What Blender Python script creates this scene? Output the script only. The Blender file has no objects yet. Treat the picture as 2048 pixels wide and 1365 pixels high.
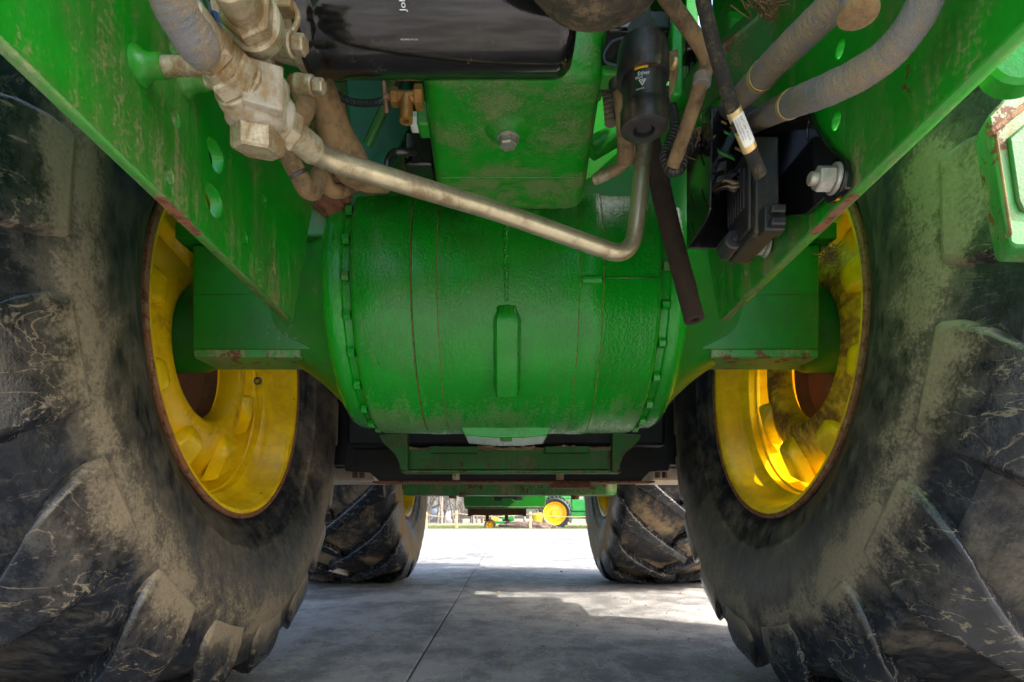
import bpy, bmesh, math, random
from mathutils import Vector, Matrix, Quaternion
from math import pi, sin, cos, radians, sqrt, atan2

random.seed(7)
SC = bpy.context.scene
COL = SC.collection

# ------------------------------------------------------------------ camera
F, CX, CY, H = 1200.0, 1012.0, 1037.0, 0.58      # focal length / principal point in photo pixels, lens height
cam_d = bpy.data.cameras.new('camera')
cam = bpy.data.objects.new('camera', cam_d)
COL.objects.link(cam)
cam.location = (0, 0, H)
cam.rotation_euler = (radians(90), 0, 0)
cam_d.sensor_width = 36
cam_d.lens = 36 * F / 2048
cam_d.shift_x = (1024 - CX) / 2048
cam_d.shift_y = (CY - 682.5) / 2048
cam_d.clip_start = 0.05
cam_d.clip_end = 1500
cam_d.dof.use_dof = True
cam_d.dof.focus_distance = 1.5
cam_d.dof.aperture_fstop = 9.0
SC.camera = cam

# ------------------------------------------------------------------ daylight
SUN_EL = radians(41)
SUN_H = Vector((0.95, -0.31)).normalized()
S = Vector((SUN_H.x * cos(SUN_EL), SUN_H.y * cos(SUN_EL), sin(SUN_EL)))
world = bpy.data.worlds.new('World')
SC.world = world
world.use_nodes = True
wn = world.node_tree
bg = wn.nodes['Background']
sky = wn.nodes.new('ShaderNodeTexSky')
sky.sky_type = 'NISHITA'
sky.sun_disc = False
sky.sun_elevation = SUN_EL
sky.sun_rotation = atan2(S.x, S.y)
sky.air_density = 1.0
sky.dust_density = 4.0
sky.ozone_density = 1.0
wn.links.new(sky.outputs[0], bg.inputs[0])
bg.inputs[1].default_value = 0.15
sun_d = bpy.data.lights.new('sun', 'SUN')
sun_d.energy = 2.0
sun_d.angle = radians(0.5)
sun_d.color = (1.0, 0.95, 0.86)
sun = bpy.data.objects.new('sun', sun_d)
COL.objects.link(sun)
sun.rotation_mode = 'QUATERNION'
sun.rotation_quaternion = S.to_track_quat('Z', 'Y')
sun.location = S * 30
vs = SC.view_settings
vs.view_transform = 'Standard'
vs.look = 'None'
vs.gamma = 1.0
vs.use_curve_mapping = False
vs.exposure = 2.32
try:
    SC.cycles.max_bounces = 5
    SC.cycles.diffuse_bounces = 4
    SC.cycles.glossy_bounces = 3
except Exception:
    pass


def at(px, py, d):
    """point of the place at depth d (metres in front of the lens) seen at photo pixel px, py"""
    return Vector(((px - CX) / F * d, d, H + (CY - py) / F * d))


# ------------------------------------------------------------------ materials
class NT:
    def __init__(self, name):
        self.m = bpy.data.materials.new(name)
        self.m.use_nodes = True
        self.t = self.m.node_tree
        self.b = self.t.nodes['Principled BSDF']
        self.pos = self.t.nodes.new('ShaderNodeNewGeometry').outputs['Position']

    def n(self, typ, ins=None, **kw):
        nd = self.t.nodes.new(typ)
        for k, v in kw.items():
            setattr(nd, k, v)
        for k, v in (ins or {}).items():
            if isinstance(v, bpy.types.NodeSocket):
                self.t.links.new(v, nd.inputs[k])
            else:
                nd.inputs[k].default_value = v
        return nd

    def noise(self, scale, detail=6, rough=0.6, stretch=None, dist=0.0, off=None):
        v = self.pos
        if stretch or off:
            v = self.n('ShaderNodeMapping', {'Vector': v, 'Scale': stretch or (1, 1, 1), 'Location': off or (0, 0, 0)}).outputs[0]
        return self.n('ShaderNodeTexNoise', {'Vector': v, 'Scale': scale, 'Detail': detail, 'Roughness': rough, 'Distortion': dist}).outputs[0]

    def ramp(self, v, lo, hi, a=0.0, b=1.0):
        nd = self.n('ShaderNodeMapRange', {'Value': v, 'From Min': lo, 'From Max': hi, 'To Min': a, 'To Max': b})
        nd.interpolation_type = 'SMOOTHSTEP'
        return nd.outputs[0]

    def math(self, op, a, b=0.0, c=0.0):
        return self.n('ShaderNodeMath', {0: a, 1: b, 2: c}, operation=op).outputs[0]

    def mix(self, f, a, b):
        nd = self.t.nodes.new('ShaderNodeMix')
        nd.data_type = 'RGBA'
        for sock, v in ((nd.inputs[0], f), (nd.inputs[6], a), (nd.inputs[7], b)):
            if isinstance(v, bpy.types.NodeSocket):
                self.t.links.new(v, sock)
            else:
                sock.default_value = v if isinstance(v, (int, float)) else (*v[:3], 1)
        return nd.outputs[2]

    def attr(self, name):
        return self.n('ShaderNodeAttribute', attribute_name=name).outputs['Fac']

    def out(self, color=None, rough=None, metal=None, bump=None, bstr=0.2, bdist=0.002, spec=None, coat=None):
        for k, v in (('Base Color', color), ('Roughness', rough), ('Metallic', metal), ('Specular IOR Level', spec), ('Coat Weight', coat)):
            if v is None:
                continue
            if isinstance(v, bpy.types.NodeSocket):
                self.t.links.new(v, self.b.inputs[k])
            else:
                self.b.inputs[k].default_value = v if isinstance(v, (int, float)) else (*v[:3], 1)
        if bump is not None:
            bp = self.n('ShaderNodeBump', {'Height': bump, 'Strength': bstr, 'Distance': bdist})
            self.t.links.new(bp.outputs[0], self.b.inputs['Normal'])
        return self.m


DUST = (0.36, 0.27, 0.15)
DUSTD = (0.23, 0.16, 0.085)


def paint(name, base, amount=0.4, scale=5.0, rough=0.32, dust=DUST, streak=0.35, rust=0.0, grain=(1, 1, 0.22), seed=0.0, metal=0.0, bmp=0.12, spec=0.5, film=0.35, attr=None):
    t = NT(name)
    off = (seed, seed * 1.7, seed * 0.6)
    n1 = t.noise(scale, 5, 0.68, off=off)
    n2 = t.noise(scale * 7, 4, 0.7, stretch=grain, off=off)
    n3 = t.noise(scale * 36, 2, 0.7, off=off)
    s = t.math('ADD', t.math('MULTIPLY', n1, 1.0 - streak), t.math('MULTIPLY', n2, streak))
    s = t.math('ADD', s, t.math('MULTIPLY', t.math('SUBTRACT', n3, 0.5), 0.34))
    if attr:
        s = t.math('ADD', s, t.math('MULTIPLY', t.attr(attr), 0.16))
    lo = 0.64 - amount * 0.30
    m = t.ramp(s, lo, lo + 0.17, 0.0, min(0.95, 0.45 + amount * 0.6))
    fl = t.ramp(t.math('ADD', n1, t.math('MULTIPLY', t.math('SUBTRACT', n2, 0.5), 0.5)), 0.38, 0.72, 0.0, amount * film)
    m2 = t.math('MAXIMUM', m, fl)
    b0 = t.mix(t.ramp(n1, 0.35, 0.65), tuple(min(1, c * 1.15) for c in base), tuple(c * 0.78 for c in base))
    dv = t.mix(n3, tuple(c * 0.6 for c in dust), tuple(min(1, c * 1.25) for c in dust))
    col = t.mix(m2, b0, dv)
    rg = t.math('ADD', t.math('MULTIPLY', m2, 0.5), rough)
    if rust > 0:
        r1 = t.noise(scale * 2.3, 5, 0.75, off=(seed + 9, 4, 7))
        rm = t.ramp(r1, 0.70 - rust * 0.3, 0.73 - rust * 0.3)
        rc = t.mix(n2, (0.045, 0.012, 0.006), (0.22, 0.075, 0.025))
        col = t.mix(rm, col, rc)
        rg = t.math('MAXIMUM', rg, t.math('MULTIPLY', rm, 0.8))
    return t.out(col, rg, metal, bump=n3 if bmp < 0.3 else t.math('ADD', n3, t.math('MULTIPLY', n2, 1.2)), bstr=bmp, bdist=0.004, spec=spec)


GREEN = (0.012, 0.215, 0.022)
M = {}
M['green'] = paint('green_paint', (0.006, 0.25, 0.014), 0.26, 5, 0.30, rust=0.12)
M['green_plate'] = paint('green_plate_paint', (0.004, 0.255, 0.009), 0.34, 3.4, 0.31, streak=0.55, rust=0.14, film=0.7, attr='dirt', grain=(1, 1, 0.12), seed=2)
M['green_cast'] = paint('green_cast_paint', (0.003, 0.265, 0.010), 0.20, 3.2, 0.24, dust=(0.20, 0.29, 0.12), film=0.6, attr='dirt', streak=0.4, rust=0.05, grain=(1.6, 0.3, 0.3), seed=5, bmp=0.35)
M['green_pan'] = paint('green_pan_paint', (0.006, 0.285, 0.012), 0.36, 6, 0.28, film=1.0, attr='dirt', dust=(0.26, 0.30, 0.13), streak=0.2, seed=8, bmp=0.2)
M['green_axle'] = paint('green_axle_shaded', (0.002, 0.155, 0.006), 0.16, 4, 0.42, streak=0.3, seed=11)  # shade around the axle is put into the colour as a darker green
M['green_worn'] = paint('green_worn_paint', (0.022, 0.20, 0.028), 0.55, 9, 0.45, streak=0.4, rust=0.45, seed=14)
M['green_dark'] = paint('green_frame_paint', (0.012, 0.14, 0.018), 0.45, 7, 0.5, dust=DUSTD, rust=0.35, seed=17)
M['teal'] = paint('teal_green_paint', (0.008, 0.13, 0.075), 0.22, 6, 0.4, dust=(0.12, 0.16, 0.10), seed=20)
M['edge_rust'] = paint('rusted_edge', (0.26, 0.10, 0.04), 0.50, 26, 0.75, dust=(0.42, 0.28, 0.16), rust=0.55, seed=23, bmp=0.6)
M['edge_paint'] = paint('lit_worn_edge_paint', (0.06, 0.36, 0.05), 0.48, 16, 0.38, dust=(0.40, 0.40, 0.22), rust=0.16, seed=24, film=0.9)  # scuffed, dusty green; light from below is also put into the colour
M['yellow'] = paint('yellow_paint', (0.93, 0.60, 0.002), 0.08, 6, 0.32, dust=(0.45, 0.27, 0.05), rust=0.06, seed=26)
M['black'] = paint('black_paint', (0.006, 0.006, 0.007), 0.16, 9, 0.09, dust=DUSTD, streak=0.5, seed=30, bmp=0.02, spec=0.7, film=0.15)
M['black_flat'] = paint('black_frame_paint', (0.006, 0.007, 0.009), 0.10, 7, 0.55, dust=(0.05, 0.045, 0.04), seed=33)
M['plastic'] = paint('black_plastic', (0.014, 0.015, 0.017), 0.30, 14, 0.38, dust=DUSTD, seed=36)
M['cast'] = paint('dusty_cast_aluminium', (0.40, 0.36, 0.28), 0.70, 24, 0.5, dust=(0.36, 0.24, 0.10), rust=0.16, seed=40, metal=0.15, bmp=0.5, film=0.9)
M['zinc'] = paint('dull_zinc', (0.48, 0.42, 0.29), 0.66, 24, 0.34, dust=(0.30, 0.175, 0.06), seed=43, metal=0.5, film=0.8, bmp=0.25)
M['tube_steel'] = paint('tarnished_steel_tube', (0.50, 0.43, 0.28), 0.50, 12, 0.30, dust=(0.26, 0.17, 0.08), seed=46, metal=0.75, streak=0.2)
M['bolt'] = paint('bolt_steel', (0.52, 0.50, 0.44), 0.35, 30, 0.36, seed=49, metal=0.6)
M['mud'] = paint('dried_mud', (0.34, 0.22, 0.10), 0.5, 18, 0.9, dust=(0.16, 0.10, 0.05), seed=52, bmp=0.8)
M['mud_hose'] = paint('mud_caked_hose', (0.38, 0.24, 0.11), 0.52, 26, 0.85, dust=(0.09, 0.06, 0.035), seed=55, bmp=1.0, streak=0.3, film=0.6)
M['hose'] = paint('dusty_grey_hose', (0.19, 0.19, 0.195), 0.74, 18, 0.62, dust=(0.36, 0.27, 0.16), seed=58, bmp=0.9, streak=0.3, film=0.8)
M['hose_dark'] = paint('black_braided_hose', (0.016, 0.014, 0.011), 0.42, 60, 0.7, dust=(0.34, 0.24, 0.12), seed=61, bmp=0.9)
M['foam'] = paint('brown_foam_hose', (0.055, 0.032, 0.020), 0.25, 30, 0.95, dust=(0.12, 0.07, 0.04), seed=64, bmp=1.0)
M['brass'] = paint('dirty_brass', (0.48, 0.24, 0.06), 0.42, 24, 0.42, dust=(0.26, 0.14, 0.06), seed=67, metal=0.55)
M['gold'] = paint('gold_clamp', (0.66, 0.47, 0.20), 0.25, 20, 0.30, dust=(0.14, 0.07, 0.03), seed=70, metal=0.5)
M['copper'] = paint('copper_handle', (0.42, 0.20, 0.12), 0.3, 30, 0.5, seed=73, metal=0.3)
M['dome'] = paint('sooty_dome', (0.035, 0.028, 0.022), 0.62, 16, 0.5, dust=(0.22, 0.15, 0.08), seed=76, bmp=0.4)
M['rust'] = paint('rust', (0.16, 0.065, 0.03), 0.3, 18, 0.85, rust=0.3, seed=79)
M['wood'] = paint('pale_axle_paint', (0.52, 0.42, 0.30), 0.4, 6, 0.7, seed=82, streak=0.5, grain=(.2, 1, 2))
M['label_white'] = paint('white_label', (0.75, 0.75, 0.70), 0.12, 20, 0.5, seed=85)
M['label_dark'] = paint('dark_green_label', (0.006, 0.030, 0.016), 0.08, 20, 0.35, seed=88)
M['ink'] = paint('dark_ink', (0.05, 0.06, 0.08), 0.0, 20, 0.6, seed=90)
M['white'] = paint('white_print', (0.72, 0.72, 0.70), 0.05, 20, 0.5, seed=91)
M['yellow_print'] = paint('yellow_print', (0.75, 0.42, 0.02), 0.05, 20, 0.5, seed=92)
M['blue'] = paint('blue_cap', (0.01, 0.05, 0.20), 0.15, 30, 0.4, seed=93)
M['twine'] = paint('old_twine', (0.22, 0.13, 0.06), 0.4, 30, 0.9, seed=94)
M['steel_dark'] = paint('dark_steel', (0.10, 0.10, 0.11), 0.2, 20, 0.3, seed=95, metal=0.8)
M['braid'] = paint('braided_sleeve', (0.16, 0.16, 0.17), 0.25, 60, 0.5, seed=96, metal=0.4, bmp=0.9)


def rim_material():
    t = NT('rust_stained_yellow_disc')
    n1 = t.noise(9, 9, 0.7)
    n2 = t.noise(60, 5, 0.7)
    st = t.attr('stain')
    s = t.math('ADD', t.math('MULTIPLY', st, 0.75), t.math('ADD', t.math('MULTIPLY', t.math('SUBTRACT', n1, 0.5), 1.1), t.math('MULTIPLY', t.math('SUBTRACT', n2, 0.5), 0.5)))
    m = t.ramp(s, 0.42, 0.95)
    rc = t.mix(t.noise(35, 4), (0.10, 0.042, 0.008), (0.30, 0.13, 0.014))
    col = t.mix(m, (0.90, 0.56, 0.003), rc)
    return t.out(col, t.math('ADD', t.math('MULTIPLY', m, 0.4), 0.36), bump=n2, bstr=0.15)


M['disc'] = rim_material()


def rubber(name, gloss, amount, lines, seed, tan=DUST, film=0.12, soft=0.2, top=0.8, spec=0.5):
    t = NT(name)
    off = (seed, seed, seed)
    big = t.noise(3.6, 5, 0.62, off=off, dist=0.7)
    fine = t.noise(22, 5, 0.78, off=off, stretch=(1, 1, 0.8))
    grit = t.noise(120, 2, 0.75, off=off)
    at_ = t.attr('dust')
    s = t.math('ADD', t.math('MULTIPLY', big, 0.72), t.math('MULTIPLY', fine, 0.28))
    s = t.math('ADD', s, t.math('MULTIPLY', t.math('SUBTRACT', grit, 0.5), 0.20))
    s = t.math('ADD', s, t.math('MULTIPLY', t.math('SUBTRACT', at_, 0.5), 0.36))
    lo = 0.66 - amount * 0.32
    m = t.ramp(s, lo, lo + soft, 0, top)
    fl = t.ramp(t.math('ADD', t.math('ADD', t.math('MULTIPLY', big, 0.6), t.math('MULTIPLY', fine, 0.4)), t.math('MULTIPLY', t.math('SUBTRACT', at_, 0.5), 0.25)), 0.40, 0.64, 0.0, film)
    m = t.math('MAXIMUM', m, fl)
    if lines > 0:    # thin dried run-off lines of mud
        v = t.noise(5.0, 4, 0.6, stretch=(0.8, 1.3, 2.2), off=off, dist=1.2)
        ln = t.math('SUBTRACT', 1.0, t.ramp(t.math('ABSOLUTE', t.math('SUBTRACT', v, 0.5)), 0.002, 0.016))
        ln = t.math('MULTIPLY', ln, t.ramp(fine, 0.38, 0.55, 0, lines))
        m = t.math('MAXIMUM', m, ln)
    base = t.mix(t.ramp(fine, 0.35, 0.7), (0.004, 0.006, 0.009), (0.020, 0.024, 0.031))
    tn = t.mix(grit, tuple(c * 0.55 for c in tan), tuple(c * 1.2 for c in tan))
    col = t.mix(m, base, tn)
    bh = t.math('ADD', t.math('MULTIPLY', grit, 0.5), t.math('MULTIPLY', fine, 1.0))
    return t.out(col, t.math('ADD', t.math('MULTIPLY', m, 0.5), gloss), bump=bh, bstr=0.4, bdist=0.004, spec=spec)


M['tyre'] = rubber('tyre_sidewall_rubber', 0.40, 0.46, 0.25, 1.0, (0.27, 0.22, 0.145), film=0.42, soft=0.18, top=0.80, spec=0.3)
M['lug'] = rubber('tyre_lug_rubber', 0.25, 0.46, 0.7, 4.0, (0.28, 0.225, 0.145), film=0.20, soft=0.22, top=0.8, spec=0.5)
M['tyre_rear'] = rubber('muddy_tread_rubber', 0.5, 0.86, 0.0, 6.0, (0.40, 0.28, 0.15), film=0.45)
M['tyre_far'] = rubber('far_tyre_rubber', 0.6, 0.3, 0.0, 8.0)


def concrete_material():
    t = NT('worn_concrete')
    a = t.noise(0.9, 5, 0.65, dist=0.6)
    b = t.noise(5.0, 6, 0.72, stretch=(1, 0.7, 1))
    c = t.noise(60, 5, 0.7)
    s = t.math('ADD', t.math('MULTIPLY', a, 0.45), t.math('ADD', t.math('MULTIPLY', b, 0.45), t.math('MULTIPLY', c, 0.22)))
    col = t.mix(t.ramp(s, 0.47, 0.64), (0.105, 0.102, 0.098), (0.29, 0.278, 0.26))
    st = t.noise(2.2, 8, 0.7, off=(5, 2, 0), stretch=(1, 1.3, 1))
    col = t.mix(t.ramp(st, 0.60, 0.74, 0, 0.55), col, (0.10, 0.10, 0.105))
    cr = t.noise(2.6, 5, 0.6, off=(1, 8, 0), stretch=(1.0, 0.5, 1), dist=1.2)
    ln = t.math('SUBTRACT', 1.0, t.ramp(t.math('ABSOLUTE', t.math('SUBTRACT', cr, 0.5)), 0.001, 0.008))
    col = t.mix(t.math('MULTIPLY', ln, 0.25), col, (0.5, 0.5, 0.49))
    sp = t.ramp(t.noise(140, 2, 0.5), 0.68, 0.74, 0, 0.5)
    col = t.mix(sp, col, (0.09, 0.085, 0.08))
    return t.out(col, t.ramp(s, 0.3, 0.7, 0.62, 0.85), bump=t.math('ADD', b, t.math('MULTIPLY', c, 0.6)), bstr=0.25, bdist=0.004)


M['concrete'] = concrete_material()


def plain(name, c1, c2, scale, rough=0.9, bmp=0.3):
    t = NT(name)
    n = t.noise(scale, 8, 0.65)
    return t.out(t.mix(t.ramp(n, 0.35, 0.65), c1, c2), rough, bump=n, bstr=bmp, bdist=0.02)


M['joint'] = plain('joint_filler', (0.03, 0.03, 0.03), (0.06, 0.055, 0.05), 30)
M['field'] = plain('dry_field', (0.20, 0.15, 0.09), (0.30, 0.24, 0.14), 0.6)
M['grass'] = plain('grass_blades', (0.07, 0.11, 0.025), (0.16, 0.17, 0.05), 1.5)
M['bark'] = plain('grey_bark', (0.14, 0.125, 0.115), (0.25, 0.23, 0.21), 4)
M['mulch'] = plain('mulch', (0.05, 0.03, 0.02), (0.16, 0.11, 0.08), 9)
M['post'] = plain('pale_wood_post', (0.40, 0.28, 0.15), (0.55, 0.42, 0.25), 6)
M['shed'] = plain('blue_grey_shed', (0.22, 0.27, 0.33), (0.28, 0.33, 0.38), 3)
M['far_green'] = plain('far_green_paint', (0.012, 0.20, 0.03), (0.02, 0.25, 0.04), 3, 0.35)
M['far_yellow'] = plain('far_yellow_paint', (0.75, 0.45, 0.01), (0.85, 0.55, 0.02), 3, 0.4)
t_ = NT('cab_glass')
M['glass'] = t_.out((0.02, 0.03, 0.035), 0.06, 0.0, spec=0.8)

# ------------------------------------------------------------------ mesh helpers
WL = {}          # world location of every object's origin


def sharpen(bm, ang=33):
    bm.normal_update()
    a = radians(ang)
    for e in bm.edges:
        e.smooth = len(e.link_faces) == 2 and e.calc_face_angle(0) < a


def part(name, bm, mat, parent=None, bevel=0.0, seg=2, label=None, smooth=True, fix=True, ang=33, origin=None):
    if fix:
        bmesh.ops.recalc_face_normals(bm, faces=bm.faces)
    if smooth:
        sharpen(bm, ang)
    xs = [v.co for v in bm.verts]
    if origin is None:
        lo = Vector([min(v[i] for v in xs) for i in range(3)])
        hi = Vector([max(v[i] for v in xs) for i in range(3)])
        origin = (lo + hi) / 2
    bmesh.ops.translate(bm, verts=bm.verts, vec=-origin)
    me = bpy.data.meshes.new(name)
    bm.to_mesh(me)
    bm.free()
    if smooth:
        me.polygons.foreach_set('use_smooth', [True] * len(me.polygons))
    me.materials.append(M[mat])
    return place(name, me, parent, origin, bevel, seg, label)


def place(name, me, parent, origin, bevel=0.0, seg=2, label=None):
    o = bpy.data.objects.new(name, me)
    COL.objects.link(o)
    origin = Vector(origin)
    if parent is not None:
        o.parent = parent
        o.location = origin - WL[parent.name]
    else:
        o.location = origin
    WL[o.name] = origin
    if bevel > 0:
        b = o.modifiers.new('bevel', 'BEVEL')
        b.width = bevel
        b.segments = seg
        b.limit_method = 'ANGLE'
        b.angle_limit = radians(30)
    if label:
        o['label'] = label
    return o


def empty(name, loc, label, cat, group=None):
    o = bpy.data.objects.new(name, None)
    COL.objects.link(o)
    o.location = loc
    WL[o.name] = Vector(loc)
    o['label'] = label
    o['category'] = cat
    if group:
        o['group'] = group
    return o


def tag(o, label, cat, group=None):
    o['label'] = label
    o['category'] = cat
    if group:
        o['group'] = group
    return o


def add_box(bm, lo, hi):
    v = [bm.verts.new((x, y, z)) for x in (lo[0], hi[0]) for y in (lo[1], hi[1]) for z in (lo[2], hi[2])]
    for f in ((0, 1, 3, 2), (4, 6, 7, 5), (0, 4, 5, 1), (2, 3, 7, 6), (0, 2, 6, 4), (1, 5, 7, 3)):
        bm.faces.new([v[i] for i in f])
    return bm


def box(lo, hi):
    return add_box(bmesh.new(), lo, hi)


def add_obox(bm, c, ax, ay, az):
    """box with centre c and half-axis vectors"""
    v = [bm.verts.new(c + ax * i + ay * j + az * k) for i in (-1, 1) for j in (-1, 1) for k in (-1, 1)]
    for f in ((0, 1, 3, 2), (4, 6, 7, 5), (0, 4, 5, 1), (2, 3, 7, 6), (0, 2, 6, 4), (1, 5, 7, 3)):
        bm.faces.new([v[i] for i in f])
    return bm


def frame(d):
    d = d.normalized()
    a = Vector((0, 0, 1)) if abs(d.z) < 0.9 else Vector((1, 0, 0))
    x = d.cross(a).normalized()
    return x, d.cross(x).normalized(), d


def add_lathe(bm, prof, p0, axis, seg=32, close=False, phase=0.0, a0=0.0, a1=2 * pi, twist=None):
    """prof: (distance along axis, radius)"""
    x, y, d = frame(Vector(axis))
    p0 = Vector(p0)
    full = abs(a1 - a0 - 2 * pi) < 1e-6
    n = seg if full else seg + 1
    rings = []
    for (t, r) in prof:
        if r < 1e-6:
            rings.append([bm.verts.new(p0 + d * t)])
        else:
            rings.append([bm.verts.new(p0 + d * t + (x * cos(a0 + phase + (a1 - a0) * i / seg) + y * sin(a0 + phase + (a1 - a0) * i / seg)) * r) for i in range(n)])
    for a, b in zip(rings, rings[1:]):
        m = len(a) if len(a) > 1 else len(b)
        rng = range(m) if full else range(m - 1)
        for i in rng:
            j = (i + 1) % m
            if len(a) == 1 and len(b) == 1:
                continue
            if len(a) == 1:
                bm.faces.new((a[0], b[i], b[j]))
            elif len(b) == 1:
                bm.faces.new((a[i], a[j], b[0]))
            else:
                bm.faces.new((a[i], a[j], b[j], b[i]))
    return rings


def lathe(prof, p0, axis, seg=32, **k):
    bm = bmesh.new()
    add_lathe(bm, prof, p0, axis, seg, **k)
    return bm


def cyl(p0, p1, r, seg=24, ch=0.0):
    bm = bmesh.new()
    add_cyl(bm, p0, p1, r, seg, ch)
    return bm


def add_cyl(bm, p0, p1, r, seg=24, ch=0.0, r1=None, phase=0.0):
    p0, p1 = Vector(p0), Vector(p1)
    L = (p1 - p0).length
    r1 = r if r1 is None else r1
    if ch:
        pr = [(0, 0), (0, r - ch), (ch, r), (L - ch, r1), (L, r1 - ch), (L, 0)]
    else:
        pr = [(0, 0), (0, r), (L, r1), (L, 0)]
    add_lathe(bm, pr, p0, p1 - p0, seg, phase=phase)


def add_hex(bm, p0, p1, r, ch=0.002, phase=0.0):
    add_cyl(bm, p0, p1, r, 6, ch, phase=phase)


def spline(pts, n=10):
    """Catmull-Rom through (Vector, radius)"""
    P = [pts[0]] + list(pts) + [pts[-1]]
    out = []
    for i in range(1, len(P) - 2):
        for k in range(n):
            t = k / n
            a, b, c, d = P[i - 1], P[i], P[i + 1], P[i + 2]
            f = lambda u: 0.5 * ((2 * b[u]) + (-a[u] + c[u]) * t + (2 * a[u] - 5 * b[u] + 4 * c[u] - d[u]) * t * t + (-a[u] + 3 * b[u] - 3 * c[u] + d[u]) * t ** 3)
            out.append((f(0), f(1)))
    out.append(P[-2])
    return out


def rounded(pts, rb, n=7):
    """polyline with filleted corners (bent pipe)"""
    out = [pts[0]]
    for a, b, c in zip(pts, pts[1:], pts[2:]):
        u, v = (a - b), (c - b)
        k = min(rb, u.length * 0.48, v.length * 0.48)
        s, e = b + u.normalized() * k, b + v.normalized() * k
        for i in range(n + 1):
            t = i / n
            out.append(s * (1 - t) ** 2 + b * 2 * t * (1 - t) + e * t * t)
    out.append(pts[-1])
    return out


def add_tube(bm, path, r, seg=16, mod=None, bore=0.0, wob=0.0, rnd=None):
    """path: list of Vector or (Vector, r)"""
    path = [(p if isinstance(p, tuple) else (p, r)) for p in path]
    pts = [p[0] for p in path]
    rings = []
    x = None
    ln = 0.0
    for i, (p, rr) in enumerate(path):
        d = (pts[min(i + 1, len(pts) - 1)] - pts[max(i - 1, 0)]).normalized()
        if x is None:
            x = frame(d)[0]
        x = (x - d * x.dot(d)).normalized()
        y = d.cross(x)
        if i:
            ln += (p - pts[i - 1]).length
        if mod:
            rr = rr * mod(ln)
        ring = []
        for k in range(seg):
            a = 2 * pi * k / seg
            w = 1.0 + (rnd.uniform(-wob, wob) if wob else 0)
            ring.append(bm.verts.new(p + (x * cos(a) + y * sin(a)) * rr * w))
        rings.append(ring)
    for a, b in zip(rings, rings[1:]):
        for i in range(seg):
            bm.faces.new((a[i], a[(i + 1) % seg], b[(i + 1) % seg], b[i]))
    for idx in (0, -1):
        ring = rings[idx]
        p, rr = path[idx]
        if bore and idx == -1:
            d = (pts[-1] - pts[-2]).normalized()
            inner = [bm.verts.new(p + (v.co - p) * bore) for v in ring]
            deep = [bm.verts.new(v.co - d * rr * 3) for v in inner]
            for i in range(seg):
                j = (i + 1) % seg
                bm.faces.new((ring[i], ring[j], inner[j], inner[i]))
                bm.faces.new((inner[i], inner[j], deep[j], deep[i]))
            bm.faces.new(deep)
        else:
            bm.faces.new(ring)
    return bm


def tube(path, r, seg=16, **k):
    return add_tube(bmesh.new(), path, r, seg, **k)


def hose(spec, r=None, n=10, seg=18, **k):
    """spec: (px, py, depth[, radius])"""
    pts = [(at(*s[:3]), s[3] if len(s) > 3 else r) for s in spec]
    return tube(spline(pts, n), r, seg, **k)


def circ(c, r, n=20, ry=None):
    return [(c[0] + r * cos(2 * pi * i / n), c[1] + (ry or r) * sin(2 * pi * i / n)) for i in range(n)]


def plate(outer, holes, org, ux, uy, un, th):
    """flat plate with holes; 2D outline mapped with org + ux*a + uy*b, thickness th along un"""
    bm = bmesh.new()
    org, ux, uy, un = Vector(org), Vector(ux), Vector(uy), Vector(un)
    es = []
    for loop in [outer] + list(holes):
        vs_ = [bm.verts.new(org + ux * a + uy * b) for a, b in loop]
        es += [bm.edges.new((vs_[i], vs_[(i + 1) % len(vs_)])) for i in range(len(vs_))]
    bmesh.ops.triangle_fill(bm, edges=es, use_beauty=True)
    g = bmesh.ops.extrude_face_region(bm, geom=list(bm.faces))
    nv = [v for v in g['geom'] if isinstance(v, bmesh.types.BMVert)]
    bmesh.ops.translate(bm, verts=nv, vec=un * th)
    return bm


def slab_px(bm, pts, d, th, dx=0.0):
    pq = [at(px, py, d) for px, py in pts]
    a = [bm.verts.new(p) for p in pq]
    b = [bm.verts.new(p + Vector((dx, th, 0))) for p in pq]
    bm.faces.new(a)
    bm.faces.new(b)
    n = len(pq)
    for i in range(n):
        bm.faces.new((a[i], a[(i + 1) % n], b[(i + 1) % n], b[i]))


def text_mesh(body, size):
    cu = bpy.data.curves.new('t', 'FONT')
    cu.body = body
    cu.size = size
    cu.resolution_u = 3
    ob = bpy.data.objects.new('t', cu)
    COL.objects.link(ob)
    me = bpy.data.meshes.new_from_object(ob.evaluated_get(bpy.context.evaluated_depsgraph_get()))
    bm = bmesh.new()
    bm.from_mesh(me)
    bpy.data.objects.remove(ob)
    bpy.data.curves.remove(cu)
    bpy.data.meshes.remove(me)
    return bm


def setattr_f(me, name, vals):
    a = me.attributes.new(name, 'FLOAT', 'POINT')
    a.data.foreach_set('value', vals)


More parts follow.
